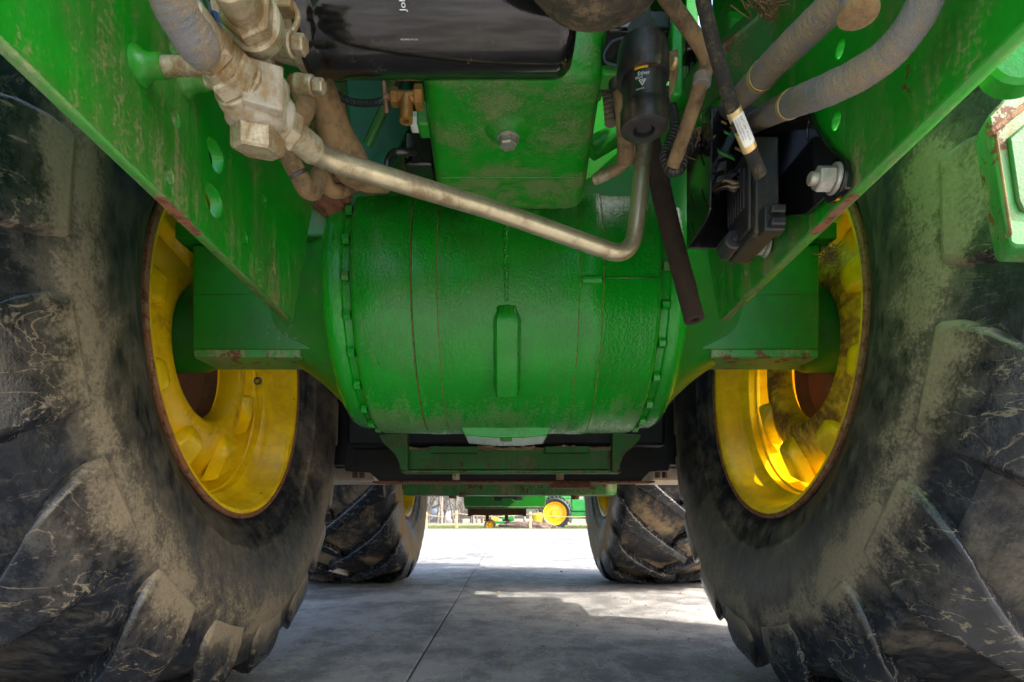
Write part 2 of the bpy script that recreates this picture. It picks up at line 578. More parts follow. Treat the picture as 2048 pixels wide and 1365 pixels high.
# ================================================================== THE GROUND
def ground():
    bm = bmesh.new()
    for (x0, x1, y0, y1) in ((-600, 600, -300, 900),):
        vv = [bm.verts.new(p) for p in ((x0, y0, -0.14), (x1, y0, -0.14), (x1, y1, -0.14), (x0, y1, -0.14))]
        bm.faces.new(vv)
    o = part('ground', bm, 'field')
    o['kind'] = 'structure'
    ap = part('concrete_apron', box((-32.7, -12, -0.135), (32.1, 33, -0.010)), 'joint', smooth=False)
    ap['kind'] = 'structure'
    w, l = 4.6, 5.6
    bm = box((-w / 2 + .003, -l / 2 + .003, -0.1), (w / 2 - .003, l / 2 - .003, 0.0))
    me = bpy.data.meshes.new('slab')
    bmesh.ops.recalc_face_normals(bm, faces=bm.faces)
    bm.to_mesh(me)
    bm.free()
    me.materials.append(M['concrete'])
    for i in range(-7, 7):
        for j in range(8):
            place('slab', me, ap, (-0.355 + (i + .5) * w, -11.6 + (j + .5) * l, 0), 0.006, 1)
    # grass verge
    rnd = random.Random(3)
    bm = bmesh.new()
    for i in range(26000):
        y = 33.05 + 16 * rnd.random() ** 1.3
        x = rnd.uniform(-9, 10)
        h = rnd.uniform(0.04, 0.13)
        a = rnd.uniform(0, pi)
        dx, dy = cos(a) * 0.012, sin(a) * 0.012
        lx, ly = rnd.uniform(-.05, .05), rnd.uniform(-.05, .05)
        z = -0.135
        bm.faces.new([bm.verts.new((x - dx, y - dy, z)), bm.verts.new((x + dx, y + dy, z)), bm.verts.new((x + lx, y + ly, z + h + .12))])
    g = part('grass_verge', bm, 'grass', smooth=False, fix=False)
    g['kind'] = 'stuff'
    g['label'] = 'strip of short green grass along the far edge of the concrete'
    g['category'] = 'grass'


ground()

rnd = random.Random(77)
bm = bmesh.new()
for i in range(420):
    y = 1.6 + 8 * rnd.random() ** 1.6
    x = rnd.uniform(-2.2, 2.2)
    r = rnd.uniform(.002, .007) * (1 if rnd.random() < .93 else 2)
    bmesh.ops.create_icosphere(bm, subdivisions=1, radius=r, matrix=Matrix.Translation((x, y, r * .4)) @ Matrix.Diagonal((rnd.uniform(.7, 1.5), rnd.uniform(.7, 1.5), rnd.uniform(.5, .9), 1)))
o = part('mud_crumbs', bm, 'mud', smooth=False)
o['kind'] = 'stuff'
o['label'] = 'scattered crumbs of dry mud on the concrete'
o['category'] = 'mud'

# ================================================================== THE TRACTOR
TR = empty('tractor', (0, 3.7, 0), 'large green articulated tractor with yellow wheels, seen from underneath at the front', 'tractor')

YA, ZA = 2.05, H + 0.555          # front axle (wheel centre)
YR = 5.50                         # rear axle
TC = 1.38                         # tyre centre from the middle of the tractor


# ---------------------------------------------------------------- wheels
TYRE = [(.935, .520), (.918, .548), (.898, .578), (.892, .583), (.888, .592), (.884, .604), (.868, .646), (.860, .652), (.857, .662), (.855, .674), (.836, .745), (.824, .83), (.826, .885), (.842, .925), (.862, .965), (.884, 1.010), (.896, 1.036),
        (.915, 1.050), (1.06, 1.076), (1.22, 1.090), (1.38, 1.094)]
TDUST = [.25, .25, .3, .45, .38, .35, .36, .55, .5, .4, .5, .74, .92, .75, .2, 0, 0, .35, .4, .4, .4]


def wheel_meshes(sx):
    """meshes around the wheel centre, sx = -1 left / +1 right (world x of the tyre is sx * X)"""
    X = lambda v: sx * (v - TC)
    out = {}
    # tyre carcass
    half = TYRE
    prof = half + [(2 * TC - x, r) for x, r in reversed(half[:-1])]
    dv = TDUST + list(reversed(TDUST[:-1]))
    bm = bmesh.new()
    N = 160
    rings = []
    rnd = random.Random(5)
    for (x, r) in prof:
        rings.append([bm.verts.new((X(x), -r * cos(2 * pi * k / N), r * sin(2 * pi * k / N))) for k in range(N)])
    for a, b in zip(rings, rings[1:]):
        for k in range(N):
            bm.faces.new((a[k], a[(k + 1) % N], b[(k + 1) % N], b[k]))
    bmesh.ops.recalc_face_normals(bm, faces=bm.faces)
    for v in bm.verts:      # bulge and flatten where the tyre carries the load
        if v.co.z < -0.75:
            k = (-0.75 - v.co.z) / 0.4
            c = abs(v.co.x) / (TC - .822)
            if c > .6:
                v.co.x *= 1 + 0.035 * min(1, k)
        if v.co.z < -(ZA - 0.05):
            v.co.z = -(ZA - 0.05)
    for e in bm.edges:      # crisp crease between the shoulder pockets and the tread floor
        e.smooth = not all(1.030 < sqrt(v.co.y ** 2 + v.co.z ** 2) < 1.040 for v in e.verts)
    me = bpy.data.meshes.new('tyre')
    bm.to_mesh(me)
    bm.free()
    me.polygons.foreach_set('use_smooth', [True] * len(me.polygons))
    setattr_f(me, 'dust', [dv[i // N] for i in range(len(me.vertices))])
    me.materials.append(M['tyre'])
    out['tyre'] = me
    # raised rings moulded in the sidewall
    # tread lug: inner (towards tractor) and outer
    for side in ('inner', 'outer'):
        st = [(1.455, 1.120, .032, .044), (1.43, 1.150, .037, .060), (1.30, 1.152, .040, .064), (1.16, 1.148, .045, .069), (1.04, 1.140, .056, .078), (.96, 1.128, .074, .092),
              (.905, 1.106, .096, .108), (.878, 1.066, .107, .116), (.856, 1.018, .113, .122), (.840, .964, .112, .124), (.827, .905, .098, .116)]
        base = {1.455: 1.085}
        bm = bmesh.new()
        rows = []
        dust = []
        for i, (x, rt, wt, wb) in enumerate(st):
            lat = TC + .075 - x
            th = 0.70 * lat
            rb = max(.90, rt - .085) if i < 7 else rt - (.060, .045, .030, .006)[i - 7]
            xb = x if i < 7 else x + (.030, .032, .030, .022)[i - 7]
            row = []
            for (r, xx, w) in ((rb, xb, -wb), (rt, x, -wt), (rt, x, wt), (rb, xb, wb)):
                a = th + w / r
                xr = xx if side == 'inner' else 2 * TC - xx
                row.append(bm.verts.new((X(xr), -r * cos(a), r * sin(a))))
            rows.append(row)
            sh = .12 if i < 5 else (.18, .25, .32, .48, .85, 1.2)[i - 5]
            dust += [sh + .15, sh, sh, sh + .15]
        for a, b in zip(rows, rows[1:]):
            for k in range(3):
                bm.faces.new((a[k], a[k + 1], b[k + 1], b[k]))
        bm.faces.new(rows[0])
        bm.faces.new(rows[-1])
        bmesh.ops.recalc_face_normals(bm, faces=bm.faces)
        sharpen(bm, 40)
        me = bpy.data.meshes.new('tread_lug')
        bm.to_mesh(me)
        bm.free()
        me.polygons.foreach_set('use_smooth', [True] * len(me.polygons))
        setattr_f(me, 'dust', dust)
        me.materials.append(M['lug'])
        out['lug_' + side] = me
    # rim (well, bead seats, flanges)
    ax = (sx, 0, 0)
    rp = [(.905, .545), (.900, .538), (.902, .526), (.925, .512), (.985, .503), (1.005, .492), (1.02, .472), (1.045, .470), (1.050, .464), (1.058, .464), (1.063, .469), (1.10, .462), (1.12, .452), (1.14, .438), (1.52, .432), (1.80, .432),
          (1.84, .50), (1.86, .545), (1.875, .545), (1.875, .553), (1.84, .553), (1.82, .51), (1.78, .445), (1.15, .450), (1.03, .485), (.985, .515), (.93, .528), (.92, .545), (.905, .545)]
    bm = lathe([(p[0] - TC, p[1]) for p in rp], (0, 0, 0), ax, 96)
    out['wheel'] = (bm, 'yellow')
    bm = lathe([(x - TC, r) for x, r in ((.898, .540), (.894, .548), (.900, .556), (.910, .556), (.912, .546), (.898, .540))], (0, 0, 0), ax, 96)
    out['rim_edge'] = (bm, 'edge_rust')
    # dished centre disc
    bm = bmesh.new()
    N = 128
    lobes = 8
    dp = [(1.055, .215), (1.020, .222), (1.010, .238), (1.012, .268), (1.024, .305), (1.044, .345), (1.072, .385), (1.108, .425), (1.128, .425), (1.10, .375), (1.085, .27), (1.080, .215)]
    stn = [.75, .95, 1.05, 1.05, .95, .80, .60, .40, .2, .2, .3, .6]
    rings, sv = [], []
    for i, (x, r) in enumerate(dp):
        ring = []
        for k in range(N):
            a = 2 * pi * k / N
            lob = (0.5 + 0.5 * cos(lobes * a))
            rr, xx = r, x
            if 5 <= i <= 9:
                kk = (.25, .6, 1, 1, .6)[i - 5]
                rr = r - .045 * kk * (1 - lob) ** 1.2
                xx = x - .022 * kk * (1 - lob)
            ring.append(bm.verts.new((X(xx), -rr * cos(a), rr * sin(a))))
            sv.append(min(1.35, stn[i] * (1.0 if sx > 0 else 0.62) * (0.85 + .3 * random.random())))
        rings.append(ring)
    for a, b in zip(rings, rings[1:] + rings[:1]):
        for k in range(N):
            bm.faces.new((a[k], a[(k + 1) % N], b[(k + 1) % N], b[k]))
    bmesh.ops.recalc_face_normals(bm, faces=bm.faces)
    sharpen(bm, 50)
    me = bpy.data.meshes.new('wheel_disc')
    bm.to_mesh(me)
    bm.free()
    me.polygons.foreach_set('use_smooth', [True] * len(me.polygons))
    setattr_f(me, 'stain', sv)
    me.materials.append(M['disc'])
    out['disc'] = me
    out['hub_light_stop'] = (lathe([(1.10 - TC, .24), (1.15 - TC, .235), (1.17 - TC, .20), (1.19 - TC, .12), (1.19 - TC, 0)], (0, 0, 0), ax, 40), 'rust')  # added plate closing the hub hole against sun glow, in a darker tone
    # tongue shaped clamp pad lying on the disc
    bm = bmesh.new()
    n, rows = 18, []
    for j in range(12):
        u = j / 11
        r = .275 + .155 * u
        w = .066 * sqrt(max(0.03, 1 - (1 - min(1, u * 1.7)) ** 2)) * (0.82 + .24 * u)
        x0 = 1.022 + .085 * max(0, u - .15) ** 1.2
        h = .018 + .044 * min(1, u * 3)
        row = []
        for k in range(n + 1):
            q = -1 + 2 * k / n
            hh = h * (1 - abs(q) ** 9.0) - .010
            row.append(bm.verts.new((X(x0 - hh * .8), -r - 0.0 * hh, q * w)))
        rows.append(row)
    for a, b in zip(rows, rows[1:]):
        for k in range(n):
            bm.faces.new((a[k], a[k + 1], b[k + 1], b[k]))
    # end face
    en = [bm.verts.new((X(1.13), v.co.y, v.co.z)) for v in rows[-1]]
    for k in range(n):
        bm.faces.new((rows[-1][k], rows[-1][k + 1], en[k + 1], en[k]))
    out['pad'] = (bm, 'yellow')
    return out


def mk(bm, name, mat, ang=33):
    bmesh.ops.recalc_face_normals(bm, faces=bm.faces)
    sharpen(bm, ang)
    me = bpy.data.meshes.new(name)
    bm.to_mesh(me)
    bm.free()
    me.polygons.foreach_set('use_smooth', [True] * len(me.polygons))
    me.materials.append(M[mat])
    return me


NL = 18


def build_wheel(ms, sx, yc, spin, label):
    c = (sx * TC, yc, ZA)
    spin0 = -0.42 if sx < 0 else -0.30
    w = place('wheel', ms['wheel'], TR, c, label=label)
    place('rim_edge', ms['rim_edge'], w, c)
    place('tyre', ms['tyre' if yc < 3 else 'tyre_rear'], w, c)
    place('hub_light_stop', ms['hub_light_stop'], w, c)
    d = place('wheel_disc', ms['disc'], w, c)
    d.rotation_euler.x = -spin0
    for k in range(8):
        p = place('clamp_pad', ms['pad'], w, c)
        p.rotation_euler.x = -(spin0 + 2 * pi * k / 8)
    for k in range(NL):
        for s, ph in (('inner', 0.0), ('outer', 0.5)):
            o = place('tread_lug', ms['lug_' + s], w, c, 0.012, 3)
            o.rotation_euler.x = -(spin + 2 * pi * (k + ph) / NL)
    return w


WM = {}
for sx in (-1, 1):
    ms = wheel_meshes(sx)
    for k in ('wheel', 'rim_edge', 'pad', 'hub_light_stop'):
        ms[k] = mk(ms[k][0], {'pad': 'clamp_pad'}.get(k, k), ms[k][1], 38)
    ms['tyre_rear'] = ms['tyre'].copy()
    ms['tyre_rear'].materials[0] = M['tyre_rear']
    WM[sx] = ms
build_wheel(WM[-1], -1, YA, 0.004, 'front wheel at the left of the picture, yellow rim in a dusty wide tyre')
build_wheel(WM[1], 1, YA, -0.052, 'front wheel at the right of the picture, sunlit yellow rim in a dusty wide tyre')
vh = Vector((-1.04, 2.515, H + .575))
for o in list(TR.children):
    if o.name == 'wheel':
        bm = bmesh.new()
        add_lathe(bm, [(-.004, .017), (-.007, .015), (-.007, .011), (.006, .010), (.006, 0)], vh, (0, 1, 0), 20)
        part('valve_hole', bm, 'ink', o)
build_wheel(WM[-1], -1, YR, 0.02, 'rear wheel at the left, dark muddy tread')
build_wheel(WM[1], 1, YR, 0.13, 'rear wheel at the right, brown muddy tread')

# ---------------------------------------------------------------- front axle housing
DY, DZ, DR = 2.03, H + 0.690, 0.40
g = 0.0014
pr = [(-.43, 0), (-.43, .385), (-.425, .394), (-.415, .398), (-.264, .400), (-.262, .400 - g), (-.258, .400 - g), (-.256, .402), (-.192, .402), (-.190, .402 - g), (-.186, .402 - g),
      (-.184, .401), (-.06, .400), (0, .4015), (.06, .400), (.196, .401), (.198, .402 - g), (.203, .402 - g), (.205, .402), (.262, .402), (.264, .402 - g), (.269, .402 - g), (.271, .399),
      (.415, .397), (.425, .393), (.43, .385), (.43, 0)]
dh = part('axle_housing', lathe(pr, (0, DY, DZ), (1, 0, 0), 128), 'green_cast', TR, label='big green drum of the axle housing with bolted end flanges', ang=50)


def dirt(o, fn):
    w = WL[o.name]
    setattr_f(o.data, 'dirt', [fn(v.co + w) for v in o.data.vertices])


def sstep(a, b, x):
    t = max(0.0, min(1.0, (x - a) / (b - a)))
    return t * t * (3 - 2 * t)


dirt(dh, lambda p: 1.0 * sstep(.27, .39, DZ - p.z) + .45 * sstep(.24, .42, -p.x))


def drum(phi, r, x):
    return Vector((x, DY - r * cos(phi), DZ + r * sin(phi)))


for sx in (-1, 1):
    pr = [(.425, .30), (.425, .372), (.452, .372), (.455, .378), (.460, .381), (.488, .381), (.505, .372), (.520, .345), (.545, .30), (.58, .235), (.62, .195), (.70, .175), (.80, .17)]
    part('axle_flange', lathe(pr, (0, DY, DZ), (sx, 0, 0), 96), 'green_cast', TR, ang=50)
    # square axle beam
    sec = [(1.75, .4915), (1.89, .4915), (2.25, .74), (2.25, .80), (1.75, .80)]
    bm = bmesh.new()
    a = [bm.verts.new((sx * .53, y, H + z)) for y, z in sec]
    b = [bm.verts.new((sx * .915, y, H + z)) for y, z in sec]
    bm.faces.new(a)
    bm.faces.new(b)
    for i in range(5):
        bm.faces.new((a[i], a[(i + 1) % 5], b[(i + 1) % 5], b[i]))
    bx_ = part('axle_beam', bm, 'green_axle', TR, bevel=.006)
    part('beam_base', box((min(sx * .60, sx * .913), 1.7535, H + .470), (max(sx * .60, sx * .913), 1.90, H + .4945)), 'green_worn', bx_, bevel=.003)
    part('cap_plate', box((min(sx * .66, sx * .95), 1.72, H + .802), (max(sx * .66, sx * .95), 2.2, H + .85)), 'green_axle', bx_, bevel=.004)
    part('weld_seam', box((min(sx * .535, sx * .912), 1.7488, H + .652), (max(sx * .535, sx * .912), 1.7505, H + .6535)), 'green_dark', bx_)
    bm = bmesh.new()      # cast neck flowing from the beam into the round flange
    rings = []
    for i in range(13):
        t = i / 12
        k = t ** 2.1
        ring = []
        for j in range(72):
            a = 2 * pi * j / 72
            ca_, sa_ = cos(a), sin(a)
            q = 1.0 / (abs(ca_) ** 9 + abs(sa_) ** 9) ** (1 / 9)
            y1, z1 = 1.84 + .087 * ca_ * q, H + .645 + .151 * sa_ * q
            y2, z2 = DY + .366 * ca_, DZ + .366 * sa_
            ring.append(bm.verts.new((sx * (.74 - .245 * t), y1 + (y2 - y1) * k, z1 + (z2 - z1) * k)))
        rings.append(ring)
    for r0, r1 in zip(rings, rings[1:]):
        for j in range(72):
            bm.faces.new((r0[j], r0[(j + 1) % 72], r1[(j + 1) % 72], r1[j]))
    part('axle_neck', bm, 'green_axle', TR, ang=50)
    # drive hub going into the wheel
    part('hub', lathe([(.90, 0), (.90, .130), (.93, .135), (1.0, .138), (1.03, .15), (1.20, .15), (1.20, 0)], (0, YA - .02, ZA + .09), (sx, 0, 0), 48), 'green_axle', TR)
    # bolts of the flange
    for k in range(15):
        phi = radians(-112 + k * 15.5 + (4 if sx > 0 else 0))
        bm = bmesh.new()
        p = drum(phi, .3840, sx * .4315)
        add_hex(bm, p, p + Vector((sx * .019, 0, 0)), .0135, .0015, phase=k)
        part('bolt', bm, 'green_cast' if k % 7 else 'green_worn', dh, bevel=0)
for x in (-.260, -.188, .2005, .2665):
    path = [drum(radians(75 - 160 * i / 90), .4002 + .0006 * sin(i * 1.7), x + .0008 * sin(i * 2.3)) for i in range(91)]
    part('seam', tube(path, .0013, 6), 'edge_rust', dh)
# rib on the drum
bm = bmesh.new()
rows = []
for i in range(14):
    u = i / 13
    phi = radians(-15 - 35 * u)
    h = .030 * min(1, u / .16) ** .6 + .010 * u
    h += .004 * (1 if u > .58 else 0)
    w = .034 * (1 if u > .08 else .75)
    rows.append([bm.verts.new(drum(phi, r, 0.003 + ww)) for r, ww in ((.395, -w - .006), (.398 + h, -w + .004), (.401 + h, 0), (.398 + h, w - .004), (.395, w + .006))])
for a, b in zip(rows, rows[1:]):
    for k in range(4):
        bm.faces.new((a[k], a[k + 1], b[k + 1], b[k]))
bm.faces.new(rows[0])
bm.faces.new(rows[-1])
part('rib', bm, 'green_cast', dh, bevel=.004)
# small half round boss and joint line
bm = bmesh.new()
add_cyl(bm, drum(radians(-6), .399, .207), drum(radians(-6), .399, .262), .0125, 20, .002)
part('boss', bm, 'green_cast', dh)
bm = bmesh.new()
add_obox(bm, drum(radians(-5.2), .3995, .345), Vector((.075, 0, 0)), Vector((0, .0025, 0)), Vector((0, 0, .0012)))
part('weld_seam', bm, 'green_worn', dh)
# weld bead down the middle
bm = bmesh.new()
rnd = random.Random(2)
path = [drum(radians(16 - 30 * i / 60), .3995 + .0012 * (i % 2), rnd.uniform(-.0015, .0015)) for i in range(61)]
add_tube(bm, path, .006, 8)
part('weld_bead', bm, 'green_cast', dh)
# foot block under the drum
bm = bmesh.new()
sec = [(-.15, .01), (-.135, -.022), (-.04, -.030), (.06, -.030), (.135, -.022), (.15, .01)]
fr = [bm.verts.new((x, DY - .07, DZ - .397 + z)) for x, z in sec]
bk = [bm.verts.new((x, DY + .15, DZ - .397 + z)) for x, z in sec]
bm.faces.new(fr)
bm.faces.new(bk)
for i in range(6):
    bm.faces.new((fr[i], fr[(i + 1) % 6], bk[(i + 1) % 6], bk[i]))
ft = part('foot_block', bm, 'green_cast', dh, bevel=.003)
bm = bmesh.new()
add_hex(bm, Vector((.0, DY - .04, DZ - .424)), Vector((0, DY - .04, DZ - .434)), .022)
part('drain_plug', bm, 'green_worn', dh)
bm = bmesh.new()
add_lathe(bm, [(-.03, 0), (-.03, .14), (0, .17), (.5, .17), (.5, 0)], (0, DY + .36, DZ), (0, 1, 0), 40)
part('drive_nose', bm, 'black_flat', TR)

# ---------------------------------------------------------------- frame side plates
PT = 0.022


def frame_plate(sx):
    p = .515
    tip = (1.452, .478)
    outer = [(-.35, .512), tip, (1.535, .68), (1.64, .92), (1.72, 1.14), (1.74, 1.22), (1.3, 1.22), (.4, 1.22), (-.35, 1.20)]

    def Q(px, py):
        d = p * F / abs(px - CX)
        return (d, (CY - py) / F * d)
    holes = []
    if sx < 0:
        for (px, py, r) in ((345, 93, .0125), (351, 237, .0125), (338, 350, .0125), (528, 402, .010), (490, 478, .012), (546, 540, .012)):
            holes.append(circ(Q(px, py), r, 18))
        for (px, py, l) in ((432, 305, .030), (428, 395, .030)):
            c = Q(px, py)
            holes.append([(c[0] + .030 * cos(a), c[1] + (.017 if sin(a) > 0 else .034) * sin(a)) for a in [2 * pi * i / 18 for i in range(18)]])
    else:
        for (px, py, r) in ((1680, 98, .0125), (1672, 243, .0125), (1492, 545, .010)):
            holes.append(circ(Q(px, py), r, 18))
    bm = plate(outer, holes, (sx * p, 0, H), (0, 1, 0), (0, 0, 1), (sx, 0, 0), PT)
    o = part('frame_plate', bm, 'green_plate', TR, bevel=.0015, seg=1,
             label='green frame side plate on the left with dust and round holes' if sx < 0 else 'green frame side plate on the right behind the hoses')
    dirt(o, lambda q: .3 if q.z < H + .55 else (.1 if q.z < H + 1.0 else .25))
    # worn rusty stretch of the lower edge
    s0, s1 = (.906, 1.027) if sx < 0 else (.898, 1.025)
    zz = lambda y: .512 + (.478 - .512) * (y + .35) / (tip[0] + .35)
    bm = bmesh.new()
    rnd = random.Random(4 + sx)
    n = 16
    lo, hi = [], []
    for i in range(n + 1):
        y = s0 + (s1 - s0) * i / n
        e = rnd.uniform(0, .004) if 0 < i < n else .009
        lo.append(bm.verts.new((sx * (p + .0005 + e * .6), y, H + zz(y) - .0022)))
        hi.append(bm.verts.new((sx * (p + PT - .0005 - e), y, H + zz(y) - .0022)))
    for i in range(n):
        bm.faces.new((lo[i], lo[i + 1], hi[i + 1], hi[i]))
    g_ = bmesh.ops.extrude_face_region(bm, geom=list(bm.faces))
    bmesh.ops.translate(bm, verts=[v for v in g_['geom'] if isinstance(v, bmesh.types.BMVert)], vec=(0, 0, .003))
    be = bm
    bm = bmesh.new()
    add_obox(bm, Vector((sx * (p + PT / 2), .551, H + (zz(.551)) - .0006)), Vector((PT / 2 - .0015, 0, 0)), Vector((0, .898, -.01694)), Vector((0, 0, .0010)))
    part('lit_worn_edge', bm, 'edge_paint', o, label='pale scuffed lower edge of the plate, with light from below in its colour')
    bm = be
    part('bare_edge', bm, 'edge_rust', o, label='rusty bare stretch of the plate edge', smooth=False)
    return o


fpl, fpr = frame_plate(-1), frame_plate(1)
# stay rods on the left plate
for (px, py, ex, r, rb) in ((278, 133, 470, .0130, .026), (368, 163, 520, .0120, .024)):
    d = .515 * F / (CX - px)
    p0 = at(px, py, d)
    p1 = Vector((at(ex, py, d).x, d, p0.z))
    bm = lathe([(0, rb), (.004, rb * .98), (.010, rb * .72), (.018, rb * .62), (.034, rb * .62), (.036, r), (.036, 0)], p0, (1, 0, 0), 28)
    bs = part('rod_boss', bm, 'green_plate', TR)
    part('stay_rod', cyl(p0 + Vector((.03, 0, 0)), p1, r, 24, .002), 'zinc', TR)

# ---------------------------------------------------------------- oil pan and engine
def loft_rect(bm, secs, n=5):
    """secs: list of 4-corner loops with corner radius; corners ordered"""
    rings = []
    for corners, rad in secs:
        ring = []
        m = len(corners)
        for i in range(m):
            a, b, c = corners[i - 1], corners[i], corners[(i + 1) % m]
            u, v = (a - b).normalized(), (c - b).normalized()
            s, e = b + u * rad, b + v * rad
            for k in range(n + 1):
                t = k / n
                ring.append(bm.verts.new(s * (1 - t) ** 2 + b * 2 * t * (1 - t) + e * t * t))
        rings.append(ring)
    for a, b in zip(rings, rings[1:]):
        for i in range(len(a)):
            bm.faces.new((a[i], a[(i + 1) % len(a)], b[(i + 1) % len(a)], b[i]))
    bm.faces.new(rings[0])
    bm.faces.new(rings[-1])
    return rings


def rect(xc, hn, hf, y0, y1, z):
    return [Vector((xc - hn, y0, H + z)), Vector((xc + hn, y0, H + z)), Vector((xc + hf, y1, H + z)), Vector((xc - hf, y1, H + z))]


bm = bmesh.new()
xc = .012
loft_rect(bm, [(rect(xc, .128, .152, 1.115, 1.535, .800), .030), (rect(xc, .150, .172, 1.095, 1.556, .803), .034), (rect(xc, .160, .182, 1.084, 1.566, .812), .038), (rect(xc, .166, .188, 1.078, 1.572, .828), .040),
               (rect(xc, .172, .193, 1.065, 1.58, .88), .042), (rect(xc, .182, .20, 1.04, 1.59, .96), .045), (rect(xc, .20, .21, 1.0, 1.60, 1.05), .05), (rect(xc, .21, .22, .97, 1.62, 1.14), .05)], 6)
pan = part('oil_pan', bm, 'green_pan', TR, label='bright green oil pan with a drain bolt, hanging above the axle drum', ang=45)
dirt(pan, lambda p: .9 * sstep(1.3, 1.55, p.y) + .5 * sstep(1.2, 1.08, p.y))
db = at(1016, 262, .80 * F / (CY - 262))
db.z = H + .80
bm = lathe([(0.004, .050), (-.0005, .047), (-.004, .038), (-.010, .030), (-.013, .024), (-.0135, 0)], db, (0, 0, 1), 32)
part('drain_boss', bm, 'green_pan', pan)
bm = bmesh.new()
add_lathe(bm, [(-.013, .0), (-.013, .0235), (-.016, .0235), (-.016, 0)], db, (0, 0, 1), 28)
add_lathe(bm, [(-.0155, .0), (-.0155, .0195), (-.030, .0195), (-.033, .017), (-.033, .0)], db, (0, 0, 1), 6, phase=.3)
part('drain_bolt', bm, 'bolt', pan, label='worn hexagon drain bolt')
bm = box((-.15, 1.405, H + .797), (.165, 1.412, H + .802))
part('casting_ridge', bm, 'green_pan', pan, bevel=.002)
# lugs on the pan sides
part('side_lug', box((.176, 1.10, H + .815), (.207, 1.145, H + .865)), 'green_pan', pan, bevel=.005)
bm = bmesh.new()
add_hex(bm, Vector((.204, 1.122, H + .842)), Vector((.222, 1.122, H + .842)), .018)
part('bolt', bm, 'green_pan', pan)
part('side_lug', box((-.185, 1.24, H + .815), (-.160, 1.29, H + .865)), 'green_pan', pan, bevel=.005)
bm = bmesh.new()
add_hex(bm, Vector((-.182, 1.265, H + .835)), Vector((-.200, 1.265, H + .835)), .019)
part('bolt', bm, 'label_white', pan)
# engine block above
bm = box((-.28, .86, H + 1.10), (.24, 2.0, H + 1.62))
for k in range(6):
    add_box(bm, (-.305, .92 + k * .17, H + 1.14), (.262, .97 + k * .17, H + 1.55))
eng = part('engine_block', bm, 'green_dark', TR, bevel=.01)
part('front_cover', box((-.33, .80, H + 1.06), (.27, .86, H + 1.60)), 'green_dark', eng, bevel=.015)

# ---------------------------------------------------------------- oil filter
ang = math.atan((CY - 162) / F)
FR = .086
fy = .925
ct = ang + math.asin(FR / (fy / cos(ang + .07)))
FC = Vector((0, fy, H + fy * math.tan(ct)))
x0, x1 = -.310, .106
pr = [(x0 + .004, 0), (x0 + .004, FR - .012), (x0, FR - .006), (x0 + .001, FR + .001), (x0 + .006, FR + .003), (x0 + .014, FR + .002), (x0 + .022, FR - .004), (x0 + .034, FR - .0015), (x0 + .05, FR),
      (x1 - .028, FR), (x1 - .014, FR - .004), (x1 - .004, FR - .014), (x1, FR - .030), (x1 - .004, FR - .045), (x1 - .004, 0)]
flt = part('oil_filter', lathe(pr, (0, FC.y, FC.z), (1, 0, 0), 72), 'black', TR, label='glossy black cylindrical oil filter lying crosswise under the engine', ang=60)


def on_filter(bm, xo, phi0, flip=1):
    """wrap flat text: text x runs round the cylinder, text y towards -x"""
    for v in bm.verts:
        a = phi0 + v.co.x / FR
        v.co = Vector((xo - v.co.y * flip, FC.y - (FR + .0008) * cos(a), FC.z + (FR + .0008) * sin(a)))
    return bm


def filter_phi(py):
    e = math.atan((CY - py) / F)
    best = min(range(-900, 900), key=lambda k: abs(math.atan2(FC.z - H + FR * sin(k / 1000), FC.y - FR * cos(k / 1000)) - e))
    return best / 1000


xt = (808 - CX) / F * (FC.y - FR * .95)
part('lettering', on_filter(text_mesh('John Deere', .0125), xt, filter_phi(23)), 'white', flt, smooth=False)
bm = text_mesh('ASSEMBLED IN U.S.A.', .0028)
for v in bm.verts:
    a = filter_phi(146) - .18 + v.co.y / FR
    v.co = Vector(((798 - CX) / F * .87 + v.co.x, FC.y - (FR + .0008) * cos(a), FC.z + (FR + .0008) * sin(a)))
part('lettering', bm, 'white', flt, smooth=False)

# filter head casting with its ports (all of one dusty casting)
bm = bmesh.new()
hx = x0
add_lathe(bm, [(hx - .065, 0), (hx - .065, .050), (hx - .055, .062), (hx - .022, .070), (hx - .012, .080), (hx, .084), (hx + .004, .080), (hx + .004, 0)], (0, FC.y, FC.z), (1, 0, 0), 40)
add_box(bm, (hx - .115, FC.y - .065, FC.z - .072), (hx - .055, FC.y + .05, FC.z + .09))
add_box(bm, (hx - .070, FC.y - .088, FC.z - .06), (hx - .035, FC.y - .03, FC.z + .07))
add_cyl(bm, Vector((hx - .10, FC.y - .03, FC.z + .02)), Vector((hx - .115, FC.y - .095, FC.z + .055)), .046, 28, .004)
add_cyl(bm, Vector((hx - .06, FC.y - .06, FC.z - .055)), Vector((hx - .035, FC.y - .085, FC.z - .06)), .020, 20, .003)
head = part('filter_head', bm, 'cast', TR, bevel=.006, seg=3, label='dusty pale aluminium filter head casting')
bm = bmesh.new()
add_hex(bm, Vector((hx - .038, FC.y - .082, FC.z - .06)), Vector((hx - .020, FC.y - .092, FC.z - .062)), .013)
part('plug', bm, 'brass', head)
for (px, py, d, sz) in ((548, 85, .80, .016), (592, 168, .90, .014)):
    bm = bmesh.new()
    c = at(px, py, d)
    add_cyl(bm, c, c + Vector((.028, -.004, -.006)), sz, 24, .002)
    add_hex(bm, c + Vector((.028, -.004, -.006)), c + Vector((.044, -.006, -.009)), sz * .8)
    part('port_fitting', bm, 'zinc', head)
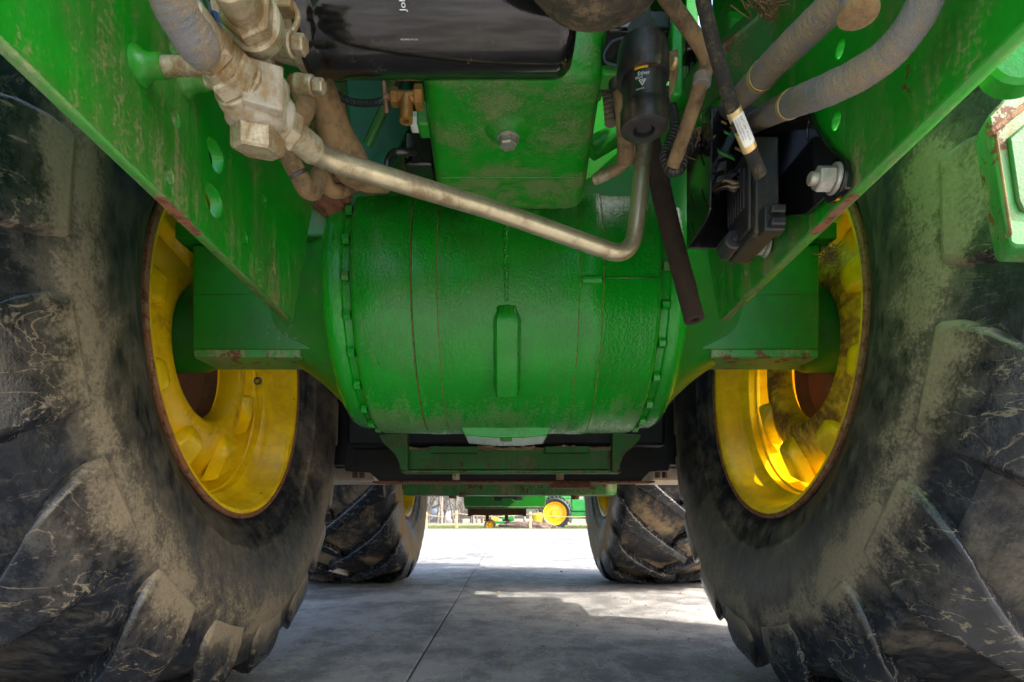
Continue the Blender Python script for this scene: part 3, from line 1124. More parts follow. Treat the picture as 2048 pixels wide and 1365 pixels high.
# clip ring hanging next to the filter
c = at(566, 34, .80)
path = [c + Vector((.020 * cos(a) * (1 if sin(a) < .2 else .9), 0, .024 * sin(a))) for a in [2 * pi * i / 32 for i in range(33)]]
part('hanging_clip', tube(path, .0040, 8), 'zinc', head)
part('hanging_clip', box(at(545, 18, .80) - Vector((0, .012, .005)), at(588, 2, .80) + Vector((0, .012, 0))), 'zinc', head, bevel=.003)
# upper hose fitting (second port)
bm = bmesh.new()
a, b = at(505, 45, .74), at(455, -40, .66)
dr = (b - a).normalized()
add_cyl(bm, a - dr * .015, a + dr * .012, .036, 28, .003)
add_hex(bm, a + dr * .010, a + dr * .034, .0325, .003, phase=.4)
add_cyl(bm, a + dr * .030, a + dr * .09, .024, 24, .003)
part('hose_fitting', bm, 'zinc', head)

# elbow block under the head
E = at(515, 212, .79)
bm = bmesh.new()
dn = (at(515, 290, .80) - at(515, 212, .79)).normalized()
hd = (at(400, 100, .70) - at(490, 205, .77)).normalized()
add_cyl(bm, E - dn * .036, E + dn * .030, .040, 36, .006)
add_cyl(bm, E, E + hd * .034, .038, 36, .004)
rt = (at(620, 300, .87) - at(545, 240, .82)).normalized()
add_cyl(bm, E, E + rt * .038, .034, 30, .004)
add_obox(bm, E + Vector((.012, -.012, .0)), Vector((.022, .010, 0)), Vector((-.012, .030, 0)), Vector((0, 0, .028)))
elb = part('elbow_block', bm, 'cast', head, bevel=.005, seg=3)
bm = bmesh.new()
add_hex(bm, E + dn * .026, E + dn * .056, .0335, .003, phase=.25)
part('hex_plug', bm, 'zinc', head)
bm = bmesh.new()
add_hex(bm, E + rt * .034, E + rt * .056, .0270, .003, phase=.5)
part('tube_nut', bm, 'zinc', head)
bm = bmesh.new()
add_cyl(bm, E + hd * .030, E + hd * .040, .035, 28, .002)
add_hex(bm, E + hd * .038, E + hd * .062, .0335, .003, phase=.2)
add_cyl(bm, E + hd * .060, E + hd * .072, .027, 28, .002)
add_hex(bm, E + hd * .072, E + hd * .086, .0290, .002, phase=.7)
add_cyl(bm, E + hd * .084, E + hd * .125, .0262, 28, .003)
part('hose_fitting', bm, 'zinc', head)
h0 = E + hd * .118
part('hydraulic_hose', tube(spline([(h0, .0232), (at(398, 92, .685), .0232), (at(358, 30, .655), .0232), (at(330, -40, .63), .0232), (at(312, -130, .60), .0232)], 40), .0232, 26, mod=lambda q: 1 + .010 * sin(q * 900) + .012 * sin(q * 210)), 'hose', TR,
     label='thick grey hose curving down from the top left to the filter head')
# sensor with a blue cap
bm = bmesh.new()
a, b = at(462, 84, .80), at(428, 48, .76)
add_hex(bm, a, b, .0165, .002)
sn = part('sensor', bm, 'zinc', head)
dr = (b - a).normalized()
bm = bmesh.new()
add_cyl(bm, b - dr * .002, b + dr * .004, .0135, 20, .001)
part('sensor_cap', bm, 'blue', head)
for k in (-1, 1):
    part('sensor_wire', tube(spline([(b + dr * .003 + Vector((.004 * k, 0, 0)), .002), (b + dr * .02 + Vector((.006 * k, 0, .005)), .002), (at(412 + 6 * k, 10, .76), .002), (at(385 + 8 * k, -40, .76), .002)], 6), .002, 8), 'ink', head)

# ---------------------------------------------------------------- the long bent steel tube
B0 = E + rt * .05
pts = [B0, at(606, 294, .86), at(655, 320, .90), at(1000, 425, 1.06), at(1262, 518, 1.155), at(1278, 400, 1.16), at(1292, 255, 1.20), at(1296, 205, 1.26)]
part('oil_tube', tube(rounded(pts, .052, 9), .0162, 22), 'tube_steel', TR, label='long tarnished steel tube slanting across the axle drum and bending up')
bm = bmesh.new()
d_ = (at(640, 312, .89) - B0).normalized()
add_cyl(bm, B0 - d_ * .005, B0 + d_ * .05, .0205, 24, .003)
part('tube_ferrule', bm, 'zinc', TR)

# ---------------------------------------------------------------- muddy hoses on the left
part('return_hose', hose([(594, 160, .96), (604, 190, .96), (613, 207, .96), (600, 240, .97), (580, 275, .98), (572, 297, .985), (582, 322, .99), (598, 352, 1.0), (612, 377, 1.01), (628, 380, 1.03), (638, 350, 1.06), (645, 300, 1.10)],
                        .0155, wob=.02, rnd=random.Random(1)), 'mud_hose', TR, label='bent tube caked with dry mud below the filter head')
c = at(598, 349, 1.0)
dd = (at(612, 377, 1.01) - at(582, 322, .99)).normalized()
part('hose_clamp', cyl(c - dd * .003, c + dd * .003, .0175, 24, .001), 'steel_dark', TR)
part('return_hose', hose([(630, 120, 1.0, .025), (641, 180, 1.0, .026), (655, 220, 1.02, .027), (670, 262, 1.04, .029), (686, 300, 1.07, .033), (705, 335, 1.10, .034), (735, 362, 1.14, .020), (770, 372, 1.20, .014)], .03, seg=22, wob=.02, rnd=random.Random(2)),
     'mud_hose', TR, label='broad tan hose caked with mud, running down behind the steel tube')
part('return_hose', hose([(636, 230, 1.08), (644, 300, 1.09), (648, 350, 1.1), (657, 376, 1.11), (678, 382, 1.13), (712, 368, 1.17), (760, 350, 1.22)], .0135, wob=.02, rnd=random.Random(3)), 'mud_hose', TR)
part('wiring_loom', hose([(672, 190, 1.2), (700, 203, 1.2), (735, 207, 1.2), (768, 201, 1.2), (790, 185, 1.22), (805, 150, 1.24)], .0065, n=30, seg=10, mod=lambda s: 1 + .16 * (int(s / .0035) % 2)), 'plastic', TR)
part('thin_pipe', hose([(676, 195, 1.22), (690, 250, 1.24), (715, 320, 1.28), (735, 370, 1.32)], .010), 'mud_hose', TR)

# brass drain cock on the pan
V0 = at(840, 195, 1.13)
bm = bmesh.new()
add_hex(bm, V0 + Vector((.006, 0, 0)), V0 - Vector((.010, 0, 0)), .021, .002)
add_cyl(bm, V0 - Vector((.008, 0, 0)), V0 - Vector((.052, 0, 0)), .0115, 20, .002)
add_hex(bm, V0 - Vector((.040, 0, 0)), V0 - Vector((.055, 0, 0)), .0165, .002)
vb = part('drain_cock', bm, 'brass', TR, label='rusty brass drain cock with a small T handle')
q = V0 - Vector((.026, 0, 0))
bm = bmesh.new()
add_tube(bm, [q, q - Vector((0, 0, .022)), q - Vector((0, 0, .046))], .0125, 20, bore=.5)
part('spout', bm, 'brass', vb)
bm = bmesh.new()
q = V0 - Vector((.066, 0, 0))
add_cyl(bm, q + Vector((.015, 0, 0)), q - Vector((.003, 0, 0)), .006, 14, .001)
add_cyl(bm, q + Vector((-.002, 0, .028)), q + Vector((.003, 0, -.028)), .0043, 12, .001)
part('handle', bm, 'copper', vb)

# things above and behind the left hoses
bm = bmesh.new()
pq = [at(690, 150, 1.50), at(820, 150, 1.50), at(822, 250, 1.50), at(770, 345, 1.50), at(730, 345, 1.50), at(700, 260, 1.50)]
a = [bm.verts.new(p) for p in pq]
b = [bm.verts.new(p + Vector((0, .03, 0))) for p in pq]
bm.faces.new(a)
bm.faces.new(b)
for i in range(6):
    bm.faces.new((a[i], a[(i + 1) % 6], b[(i + 1) % 6], b[i]))
part('bulkhead', bm, 'teal', TR, bevel=.004)
part('bulkhead_stay', tube([at(800, 140, 1.40), at(765, 225, 1.42), at(735, 290, 1.46)], .012, 10), 'green_dark', TR)
part('control_box', box(at(808, 330, 1.42), at(866, 262, 1.42) + Vector((0, .14, 0))), 'black', TR, bevel=.006)
part('bent_pipe', hose([(775, 345, 1.38), (776, 322, 1.38), (788, 306, 1.39), (812, 304, 1.40), (830, 306, 1.42)], .0085), 'steel_dark', TR)
bm = box((-.58, 1.70, H + .80), (-.20, 1.74, H + 1.24))
part('inner_bracket', bm, 'green_dark', TR, bevel=.006)
bm = hose([(640, 430, 1.72, .05), (660, 400, 1.72, .07), (690, 385, 1.74, .05)], .05, wob=.15, rnd=random.Random(9))
part('mud_lump', bm, 'rust', TR)

# ---------------------------------------------------------------- dome at the top
c = at(1200, -104, .74)
bm = lathe([(-.088, 0), (-.086, .030), (-.078, .058), (-.062, .080), (-.04, .096), (-.01, .104), (.06, .105), (.06, 0)], c + Vector((0, 0, .022)), (0, 0, 1), 48)
part('pulley_dome', bm, 'dome', TR, label='sooty dark rounded housing above the oil pan', ang=60)

# ---------------------------------------------------------------- ether starting canister
ED = .96
eb = at(1288, 263, ED)
ex, ez = eb.x, eb.z
bm = lathe([(.004, 0), (.004, .012), (.010, .013), (.010, .016), (.0, .017), (0, .030), (.003, .0365), (.010, .0378), (.030, .0378), (.032, .0362), (.036, .0362), (.038, .035)], (ex, ED, ez), (0, 0, 1), 56)
eth = part('ether_canister', bm, 'plastic', TR, label='black starting fluid canister hanging upright in a tan bracket', ang=45)
bm = lathe([(.036, .030), (.036, .0345), (.092, .0335), (.092, .03)], (ex, ED, ez), (0, 0, 1), 56)
part('sleeve', bm, 'plastic', eth)
bm = lathe([(.080, .033), (.080, .0405), (.084, .0418), (.120, .0405), (.138, .037), (.142, .030), (.142, 0)], (ex - .002, ED, ez), (0, 0, 1), 56)
part('collar', bm, 'plastic', eth)
bm = lathe([(.140, .0), (.140, .024), (.170, .023), (.178, .014), (.200, .012), (.200, 0)], (ex - .002, ED + .004, ez), (0, 0, 1), 40)
part('top_cap', bm, 'braid', eth)
# label panel
aw = []
bm = bmesh.new()
ca = -pi / 2 - .34
for i in range(9):
    a = ca + (-.30 + .60 * i / 8)
    aw.append((bm.verts.new((ex + .0352 * cos(a), ED + .0352 * sin(a), ez + .042)), bm.verts.new((ex + .0346 * cos(a), ED + .0346 * sin(a), ez + .079))))
for p, q in zip(aw, aw[1:]):
    bm.faces.new((p[0], q[0], q[1], p[1]))
part('label_panel', bm, 'label_dark', eth, fix=False)


def on_can(bm, zo, r=.0356, a0=ca):
    for v in bm.verts:
        a = a0 + v.co.x / r
        v.co = Vector((ex + r * cos(a), ED + r * sin(a), ez + zo + v.co.y))
    return bm


part('lettering', on_can(text_mesh('Ether', .0085), .0655, a0=ca - .16), 'white', eth, smooth=False)
part('lettering', on_can(text_mesh('Fluid', .006), .0605, a0=ca - .26), 'white', eth, smooth=False)
part('lettering', on_can(text_mesh('DANGER', .003), .0435, a0=ca - .22), 'white', eth, smooth=False)
bm = bmesh.new()
for i in range(9):
    a = ca + (-.29 + .58 * i / 8)
    v0 = bm.verts.new((ex + .0357 * cos(a), ED + .0357 * sin(a), ez + .0755))
    v1 = bm.verts.new((ex + .0356 * cos(a), ED + .0356 * sin(a), ez + .0795))
    if i:
        bm.faces.new((pv[0], v0, v1, pv[1]))
    pv = (v0, v1)
part('yellow_stripe', bm, 'yellow_print', eth, fix=False)
tri = [(-.0005, .0000), (.0055, .0105), (-.0065, .0105)]
tr2 = [(-.0005, .0025), (.0038, .0095), (-.0048, .0095)]
bm = bmesh.new()
A_ = [bm.verts.new((x, y, 0)) for x, y in tri]
B_ = [bm.verts.new((x, y, 0)) for x, y in tr2]
for i in range(3):
    bm.faces.new((A_[i], A_[(i + 1) % 3], B_[(i + 1) % 3], B_[i]))
for k in range(3):
    x = -.003 + .0022 * k
    bm.faces.new([bm.verts.new(p) for p in ((x, .0088, 0), (x + .0012, .0088, 0), (x * .4 + .0006, .0045, 0))])
part('warning_triangle', on_can(bm, .0485, a0=ca + .06), 'white', eth, smooth=False, fix=False)
# bracket plate
pq = [at(1318, 106, .985), at(1356, 97, .985), at(1356, 135, .99), at(1346, 185, 1.0), at(1338, 190, 1.0), at(1338, 150, .985)]
bm = bmesh.new()
a = [bm.verts.new(p) for p in pq]
b = [bm.verts.new(p + Vector((.004, .012, 0))) for p in pq]
bm.faces.new(a)
bm.faces.new(b)
for i in range(6):
    bm.faces.new((a[i], a[(i + 1) % 6], b[(i + 1) % 6], b[i]))
br = part('canister_bracket', bm, 'mud', TR, bevel=.002)
bm = bmesh.new()
p = at(1349, 130, .985)
add_cyl(bm, p + Vector((0, 0, 0)), p + Vector((-.008, -.006, 0)), .011, 18, .003)
part('bolt', bm, 'gold', br)
part('bracket_arm', box(at(1344, 190, 1.0), at(1366, 40, 1.0) + Vector((0, .02, 0))), 'green', TR, bevel=.003)
# ring of thin wire and neighbouring hoses
part('thin_wire', hose([(1262, 75, 1.02), (1228, 82, 1.02), (1210, 105, 1.02), (1212, 125, 1.02), (1240, 133, 1.02)], .0022, seg=8), 'ink', TR)
part('braided_hose', hose([(1222, 40, 1.12), (1228, 80, 1.12), (1234, 110, 1.12), (1241, 150, 1.12)], .0165, n=20, mod=lambda s: 1 + .05 * (int(s / .004) % 2)), 'braid', TR)
part('down_pipe', hose([(1240, 140, 1.14, .018), (1244, 165, 1.14, .019), (1250, 250, 1.16, .017), (1252, 330, 1.2, .017)], .017), 'mud_hose', TR)
part('hose_collar', cyl(at(1238, 150, 1.12), at(1242, 178, 1.13), .022, 24, .004), 'steel_dark', TR)
part('corrugated_hose', hose([(1218, 120, 1.2), (1212, 160, 1.2), (1218, 200, 1.2), (1222, 250, 1.2)], .011, n=24, mod=lambda s: 1 + .14 * (int(s / .005) % 2)), 'hose', TR)
part('fuel_pipe', hose([(1288, 270, 1.26), (1268, 303, 1.27), (1238, 336, 1.30), (1190, 360, 1.34)], .0125), 'zinc', TR)
part('fuel_pipe', hose([(1302, 270, 1.33), (1300, 320, 1.34), (1296, 360, 1.36)], .011), 'zinc', TR)
part('drain_hose', hose([(1300, 285, 1.30), (1318, 360, 1.31), (1336, 440, 1.31), (1360, 530, 1.31), (1381, 610, 1.305), (1389, 641, 1.30)], .0215, n=16, seg=22, wob=.035, rnd=random.Random(5), bore=.5), 'foam', TR,
     label='dark brown foam sleeved hose hanging beside the axle drum')
part('coolant_pipe', hose([(1310, -40, .90), (1338, 2, .905), (1372, 48, .92), (1402, 92, .945), (1413, 118, .955), (1412, 138, .96), (1402, 168, .97), (1375, 250, 1.01), (1346, 332, 1.06)], .0122), 'mud_hose', TR,
     label='thin tan pipe bending down beside the canister')
p = at(1404, 160, .965)
part('pipe_collar', cyl(p + Vector((.001, 0, .008)), p - Vector((.001, 0, .010)), .0145, 22, .002), 'hose', TR)
# loops of corrugated wiring near the pipe end
part('wiring_loom', hose([(1332, 180, 1.14), (1345, 220, 1.12), (1350, 255, 1.1), (1338, 290, 1.09), (1330, 315, 1.08), (1342, 342, 1.07), (1362, 335, 1.07), (1366, 300, 1.08)], .0085, n=30, seg=10, mod=lambda s: 1 + .18 * (int(s / .004) % 2)), 'plastic', TR)
part('wiring_loom', hose([(1352, 312, 1.1), (1372, 300, 1.1), (1395, 292, 1.12)], .012, n=20, seg=12, mod=lambda s: 1 + .12 * (int(s / .005) % 2)), 'plastic', TR)

# black hose with the paper label
hp = [(1398, -60, .70), (1406, 0, .705), (1422, 70, .72), (1447, 160, .745), (1472, 235, .77), (1500, 300, .795), (1521, 352, .815)]
hb = part('loose_hose', hose(hp, .0086, n=18, seg=20, wob=.03, rnd=random.Random(6), bore=.55), 'hose_dark', TR, label='thin black braided hose with a white paper label, cut end hanging free')
p0, p1 = at(1467, 220, .765), at(1500, 300, .795)
d = (p1 - p0).normalized()
tube_b = cyl(p0, p1, .0094, 24, .0005)
part('amber_sleeve', tube_b, 'gold', hb)
sx_ = d.cross(Vector((0, 1, 0))).normalized()      # sideways
sf = -Vector((0, 1, 0)) + d * d.y
sf.normalize()
if sx_.x < 0:
    sx_ = -sx_


def on_hose(bm, r, s0):
    """text x along the hose, text y across"""
    for v in bm.verts:
        a = v.co.y / r
        v.co = p0 + d * (s0 + v.co.x) + (sf * cos(a - .35) + sx_ * sin(a - .35)) * r
    return bm


bm = bmesh.new()
for i in range(9):
    y = -.0085 + .017 * i / 8
    ins = .0015 if i in (0, 8) else 0
    v0, v1 = bm.verts.new((.006 + ins, y, 0)), bm.verts.new((.047 - ins, y, 0))
    if i:
        bm.faces.new((pv[0], v0, v1, pv[1]))
    pv = (v0, v1)
part('paper_label', on_hose(bm, .0098, 0), 'label_white', hb, fix=False)
part('lettering', on_hose(text_mesh('EATON', .0052), .01005, .009), 'ink', hb, smooth=False)
part('lettering', on_hose(text_mesh('PT2117', .0040), .01005, .029), 'ink', hb, smooth=False)
for k, s in enumerate(('GH781-4 HYDRAULIC', 'WATERTOWN MINN')):
    bm = text_mesh(s, .0030)
    for v in bm.verts:
        v.co.y -= .0034 * (k + 1)
    part('lettering', on_hose(bm, .01005, .009), 'ink', hb, smooth=False)

# two thick hoses at the top right
SPEC_A = [(1760, -120, .70), (1722, -50, .72), (1678, 0, .75), (1625, 52, .79), (1560, 115, .86), (1505, 172, .98), (1462, 215, 1.17), (1430, 250, 1.32)]
SPEC_B = [(1895, -80, .64), (1862, -20, .655), (1828, 45, .67), (1780, 105, .695), (1720, 148, .725), (1650, 182, .77), (1590, 205, .86), (1540, 228, 1.02), (1500, 250, 1.22), (1470, 270, 1.36)]
ha = part('hydraulic_hose', hose(SPEC_A, .0208, n=40, seg=26, mod=lambda q: 1 + .008 * sin(q * 900) + .012 * sin(q * 190)), 'hose', TR, label='upper of the two thick grey hoses at the top right')
hb2 = part('hydraulic_hose', hose(SPEC_B, .0192, n=40, seg=26, mod=lambda q: 1 + .008 * sin(q * 900) + .012 * sin(q * 170)), 'hose', TR,
           label='lower of the two thick grey hoses at the top right')
for (spec, px, r, par) in ((SPEC_A, 1524, .0218, ha), (SPEC_B, 1582, .0202, hb2)):
    pp = [p for p, _ in spline([(at(*q), r) for q in spec], 40)]
    k = min(range(1, len(pp) - 1), key=lambda i: abs(CX + F * pp[i].x / pp[i].y - px))
    dd = (pp[k + 1] - pp[k - 1]).normalized()
    part('hose_band', cyl(pp[k] - dd * .009, pp[k] + dd * .009, r, 28, .0008), 'gold', par)
c = at(1716, 28, .585)
bm = lathe([(-.004, 0), (-.004, .0125), (-.001, .0172), (.004, .0180), (.010, .0172), (.09, .0125), (.09, 0)], c, (0.1, 0, 1), 28)
part('hanging_fitting', bm, 'hose', TR, label='blurred grey pipe end at the top right')
bm = lathe([(-.0055, .0), (-.0055, .012), (-.002, .0182), (.002, .0188), (.002, 0)], c, (0.1, 0, 1), 28)
part('hanging_fitting_lip', bm, 'mud', TR)

# ---------------------------------------------------------------- black bracket with the controller on the right plate
XB = .500


def QX(px, py, X=XB):
    d = X * F / (px - CX)
    return (d, (CY - py) / F * d)


out2 = [QX(*p) for p in ((1508, 214), (1560, 205), (1612, 208), (1628, 252), (1652, 292), (1688, 322), (1694, 348), (1690, 378), (1668, 402), (1655, 408), (1647, 396), (1612, 428), (1560, 434), (1548, 446), (1523, 488), (1514, 497))]
sl = QX(1617, 262)
hol = [[(sl[0] + .006 * cos(a), sl[1] + .016 * sin(a)) for a in [2 * pi * i / 14 for i in range(14)]]]
bm = plate(out2, hol, (XB, 0, H), (0, 1, 0), (0, 0, 1), (1, 0, 0), .009)
brk = part('controller_bracket', bm, 'black', TR, bevel=.0015, label='black steel bracket bolted to the right frame plate, holding a controller')
# inner wall with slots
slots = []
for (u, v) in ((1.095, .66), (1.15, .61), (1.085, .585), (1.145, .555)):
    slots.append([(u - .014, v - .022), (u - .009, v - .022), (u + .016, v + .018), (u + .011, v + .018)])
bm = plate([(1.045, .715), (1.055, .545), (1.075, .535), (1.19, .533), (1.19, .735), (1.06, .728)], slots, (.358, 0, H), (0, 1, 0), (0, 0, 1), (1, 0, 0), .004)
part('slotted_wall', bm, 'black', brk, bevel=.001)
bm = bmesh.new()
slab_px(bm, [(1379, 497), (1379, 300), (1424, 213), (1540, 213), (1584, 246), (1590, 262), (1584, 330), (1584, 420), (1515, 497)], 1.182, .004)
part('back_wall', bm, 'black', brk, bevel=.001)
bm = bmesh.new()
add_box(bm, (.430, 1.035, H + .492), (.472, 1.16, H + .66))
add_box(bm, (.424, 1.05, H + .505), (.432, 1.15, H + .65))
ctl = part('controller', bm, 'plastic', brk, bevel=.004)
for k in range(7):
    part('cooling_fin', box((.4195, 1.062 + k * .012, H + .55), (.4245, 1.066 + k * .012, H + .62)), 'plastic', brk, bevel=.001)
bm = bmesh.new()
add_box(bm, (.436, 1.012, H + .486), (.472, 1.04, H + .530))
add_box(bm, (.443, 1.000, H + .490), (.468, 1.016, H + .504))
add_box(bm, (.443, 1.000, H + .511), (.468, 1.016, H + .525))
part('plug_connector', bm, 'plastic', brk, bevel=.003)
bm = bmesh.new()
rnd = random.Random(11)
for k in range(16):
    c = at(rnd.uniform(1432, 1484), rnd.uniform(325, 372), rnd.uniform(1.09, 1.13))
    add_obox(bm, c, Vector((rnd.uniform(.005, .012), 0, .002)), Vector((0, rnd.uniform(.005, .012), 0)), Vector((.002, 0, rnd.uniform(.004, .009))))
part('connector', bm, 'plastic', brk, bevel=.002)
for k in range(5):
    y0 = 362 + 4 * k
    part('connector_wire', hose([(1430, y0 + 8, 1.12), (1450, y0 - 2 + rnd.uniform(-3, 3), 1.09), (1470, y0 + 2 + rnd.uniform(-3, 3), 1.08), (1484, y0 - 6, 1.09), (1478, y0 - 16, 1.11)], .0026, seg=8), 'mud' if k % 2 else 'plastic', brk)
# leaves and chaff caught in the bracket
for k, (px, py, sz, mt) in enumerate(((1452, 310, .016, 'green_worn'), (1457, 268, .009, 'green'), (1466, 258, .006, 'rust'), (1448, 246, .005, 'mud'), (1478, 300, .008, 'mud'), (1490, 330, .005, 'mud'))):
    c = at(px, py, 1.10)
    bm = bmesh.new()
    add_obox(bm, c, Vector((sz, .2 * sz, -.3 * sz)), Vector((.1 * sz, .5 * sz, .5 * sz)), Vector((0, -.001, .001)))
    part('chaff', bm, mt, brk)


def nut_bolt(px, py, X, big, par):
    dpt = X * F / (px - CX)
    c = at(px, py, dpt)
    bm = bmesh.new()
    n_ = Vector((-1, 0, 0))
    add_cyl(bm, c, c + n_ * .006 * big, .0225 * big, 32, .0015)
    w = part('washer', bm, 'bolt', par)
    bm = bmesh.new()
    add_hex(bm, c + n_ * .006 * big, c + n_ * .030 * big, .0185 * big, .002, phase=.35)
    part('nut', bm, 'bolt', par)
    bm = bmesh.new()
    add_cyl(bm, c + n_ * .028 * big, c + n_ * .041 * big, .0100 * big, 22, .002)
    part('bolt', bm, 'bolt', par)


nut_bolt(1672, 358, XB, 1.0, brk)
nut_bolt(1535, 490, XB + .012, 1.05, brk)
for (px, py) in ((1536, 318), (1540, 382)):
    dpt = XB * F / (px - CX)
    c = at(px, py, dpt)
    bm = bmesh.new()
    add_cyl(bm, c, c + Vector((-.002, 0, 0)), .011, 18, .0005)
    add_hex(bm, c + Vector((-.002, 0, 0)), c + Vector((-.011, 0, 0)), .0075, .001)
    part('bolt', bm, 'bolt', brk)
c = at(1470, 478, 1.10)
bm = bmesh.new()
add_cyl(bm, c + Vector((0, .05, 0)), c, .018, 20, .003)
add_cyl(bm, c, c - Vector((0, .006, 0)), .006, 12, .001)
part('grommet', bm, 'plastic', brk)
# bolt head and stiffeners near the engine on the right
c = at(1470, 60, 1.25)
bm = bmesh.new()
add_cyl(bm, c + Vector((.07, 0, 0)), c + Vector((.01, 0, 0)), .026, 28, .003)
add_hex(bm, c + Vector((.01, 0, 0)), c + Vector((-.02, 0, 0)), .030, .003)
part('mount_bolt', bm, 'green', TR)
part('mount_arm', tube([at(1640, -40, 1.15), at(1530, 60, 1.18), at(1450, 130, 1.22), at(1400, 175, 1.3)], .055, 4), 'green_dark', TR, bevel=.006)
part('mount_bracket', box(at(1372, 100, 1.3), at(1428, 62, 1.3) + Vector((0, .05, 0))), 'black', TR, bevel=.004)
part('mount_bracket', box(at(1378, 150, 1.32), at(1392, 100, 1.32) + Vector((0, .03, 0))), 'black', TR, bevel=.004)
part('cross_tube', cyl(at(1180, 300, 1.62), at(1420, 160, 1.62), .03, 24, .003), 'green', TR)
part('support_web', box((.10, 1.70, H + .80), (.66, 1.74, H + 1.24)), 'green', TR, bevel=.006)
part('pump_body', box(at(1215, 60, 1.02), at(1350, 20, 1.0) + Vector((0, .12, .02))), 'black', TR, bevel=.006)
bm = bmesh.new()
for (a, b) in ((1262, 1276), (1281, 1296)):
    add_hex(bm, at((a + b) / 2, 68, 1.0), at((a + b) / 2, 54, 1.0), .008, .001)
part('bolt', bm, 'zinc', TR)
# nests of chaff
for (px, py, d, s, n, mt) in ((1390, 278, 1.12, .022, 40, 'twine'), (1657, 512, 1.72, .020, 60, 'twine'), (1530, -6, .98, .022, 60, 'twine')):
    bm = bmesh.new()
    c = at(px, py, d)
    rnd = random.Random(n + px)
    for k in range(n):
        a = Vector((rnd.gauss(0, s * .5), rnd.gauss(0, s * .5), rnd.gauss(0, s * .5)))
        path = [(c + a + Vector((rnd.gauss(0, s * .5), rnd.gauss(0, s * .4), rnd.gauss(0, s * .5))) * t, .0011) for t in (0, .4, .8, 1.2)]
        add_tube(bm, spline(path, 4), .0016, 5)
    o = part('twine_wad', bm, mt, TR)
    o['kind'] = 'stuff'

# ---------------------------------------------------------------- step bracket at the right border
bm = bmesh.new()


slab_px(bm, [(1976, 232), (2020, 184), (2140, 190), (2200, 500), (2030, 494), (2019, 486), (2003, 400)], .80, .05, .02)
stp = part('step_bracket', bm, 'green_worn', TR, bevel=.004, label='worn green step bracket at the right edge of the picture')
bm = bmesh.new()
slab_px(bm, [(2018, 275), (2060, 240), (2140, 240), (2180, 440), (2045, 420), (2036, 400)], .795, .012)
part('step_panel', bm, 'green_dark', stp, bevel=.003)
bm = bmesh.new()
slab_px(bm, [(1980, 258), (2060, 196), (2066, 206), (1988, 268)], .796, .01)
part('rusty_weld', bm, 'edge_rust', stp, bevel=.002)
bm = bmesh.new()
slab_px(bm, [(1992, 266), (1996, 266), (2027, 470), (2023, 473)], .797, .01)
part('weld_seam', bm, 'mud', stp, bevel=.002)
c = at(2056, 96, .70)
bm = lathe([(0, 0), (0, .034), (.004, .040), (.03, .040), (.03, 0)], c, (.3, 1, 0), 36)
part('cap_boss', bm, 'green', TR, bevel=0)

# ---------------------------------------------------------------- middle and rear frame below the axle
cm_d = 2.9
bm = box(at(805, 940, cm_d), at(1240, 900, cm_d) + Vector((0, .02, 0)))
cmb = part('cross_member', bm, 'green_dark', TR, bevel=.004, label='dark green cross member behind the axle drum')
part('lip', box(at(803, 946, cm_d - .02), at(1242, 941, cm_d - .02) + Vector((0, .10, 0))), 'green_worn', cmb, bevel=.002)
for (a, b) in ((860, 955), (1090, 1180)):
    part('ledge', box(at(a, 906, cm_d - .05), at(b, 893, cm_d - .05) + Vector((0, .06, 0))), 'green_dark', cmb, bevel=.003)
for sx, pts in ((-1, [(757, 870), (815, 866), (815, 942), (800, 940), (797, 925), (790, 910), (775, 895), (765, 885)]), (1, [(1283, 870), (1225, 866), (1225, 945), (1236, 942), (1242, 925), (1250, 908), (1268, 892), (1278, 882)])):
    bm = bmesh.new()
    slab_px(bm, pts, cm_d - .06, .05)
    part('cheek', bm, 'green_dark', cmb, bevel=.004)
for px in (912, 1120):
    bm = bmesh.new()
    p = at(px, 946, cm_d + .02)
    add_hex(bm, p + Vector((0, 0, .01)), p - Vector((0, 0, .034)), .020)
    part('bolt', bm, 'zinc', cmb)
# mud lying in the cross member
bm = bmesh.new()
rnd = random.Random(21)
nx = 60
rows = []
for j in range(5):
    row = []
    for i in range(nx + 1):
        px = 818 + (1222 - 818) * i / nx
        top = 880 + 6 * sin(i * .5) + rnd.uniform(-4, 4)
        py = 906 + (top - 906) * j / 4
        row.append(bm.verts.new(at(px, py, cm_d + .02 + .05 * j + rnd.uniform(-.02, .02))))
    rows.append(row)
for a, b in zip(rows, rows[1:]):
    for i in range(nx):
        bm.faces.new((a[i], a[i + 1], b[i + 1], b[i]))
o = part('caked_mud', bm, 'mud', cmb, fix=False)
o['kind'] = 'stuff'
# black articulation frame: side plates and lower beam
bm = bmesh.new()
slab_px(bm, [(664, 780), (760, 850), (1280, 850), (1372, 780), (1385, 870), (1372, 930), (1340, 930), (1338, 942), (1300, 944), (1280, 964), (760, 964), (738, 945), (690, 942), (688, 930), (655, 930), (650, 860)], 3.15, .05)
art = part('hinge_frame', bm, 'black_flat', TR, bevel=.004, label='black steel hinge frame in the middle of the tractor')
bm = bmesh.new()
add_box(bm, at(745, 966, 3.10), at(1310, 962, 3.10) + Vector((0, .14, 0)))
part('lower_edge', bm, 'edge_rust', art, bevel=.003)
part('lower_edge', box(at(1106, 976, 3.08), at(1182, 966, 3.08) + Vector((0, .12, 0))), 'rust', art, bevel=.003)
part('gearbox', box((-.8, 3.0, H + .36), (.8, 4.6, H + 1.3)), 'black_flat', TR, bevel=.02)
part('hinge_block', box((-.55, 3.22, H + .225), (.55, 3.5, H + .5)), 'black_flat', TR, bevel=.02)
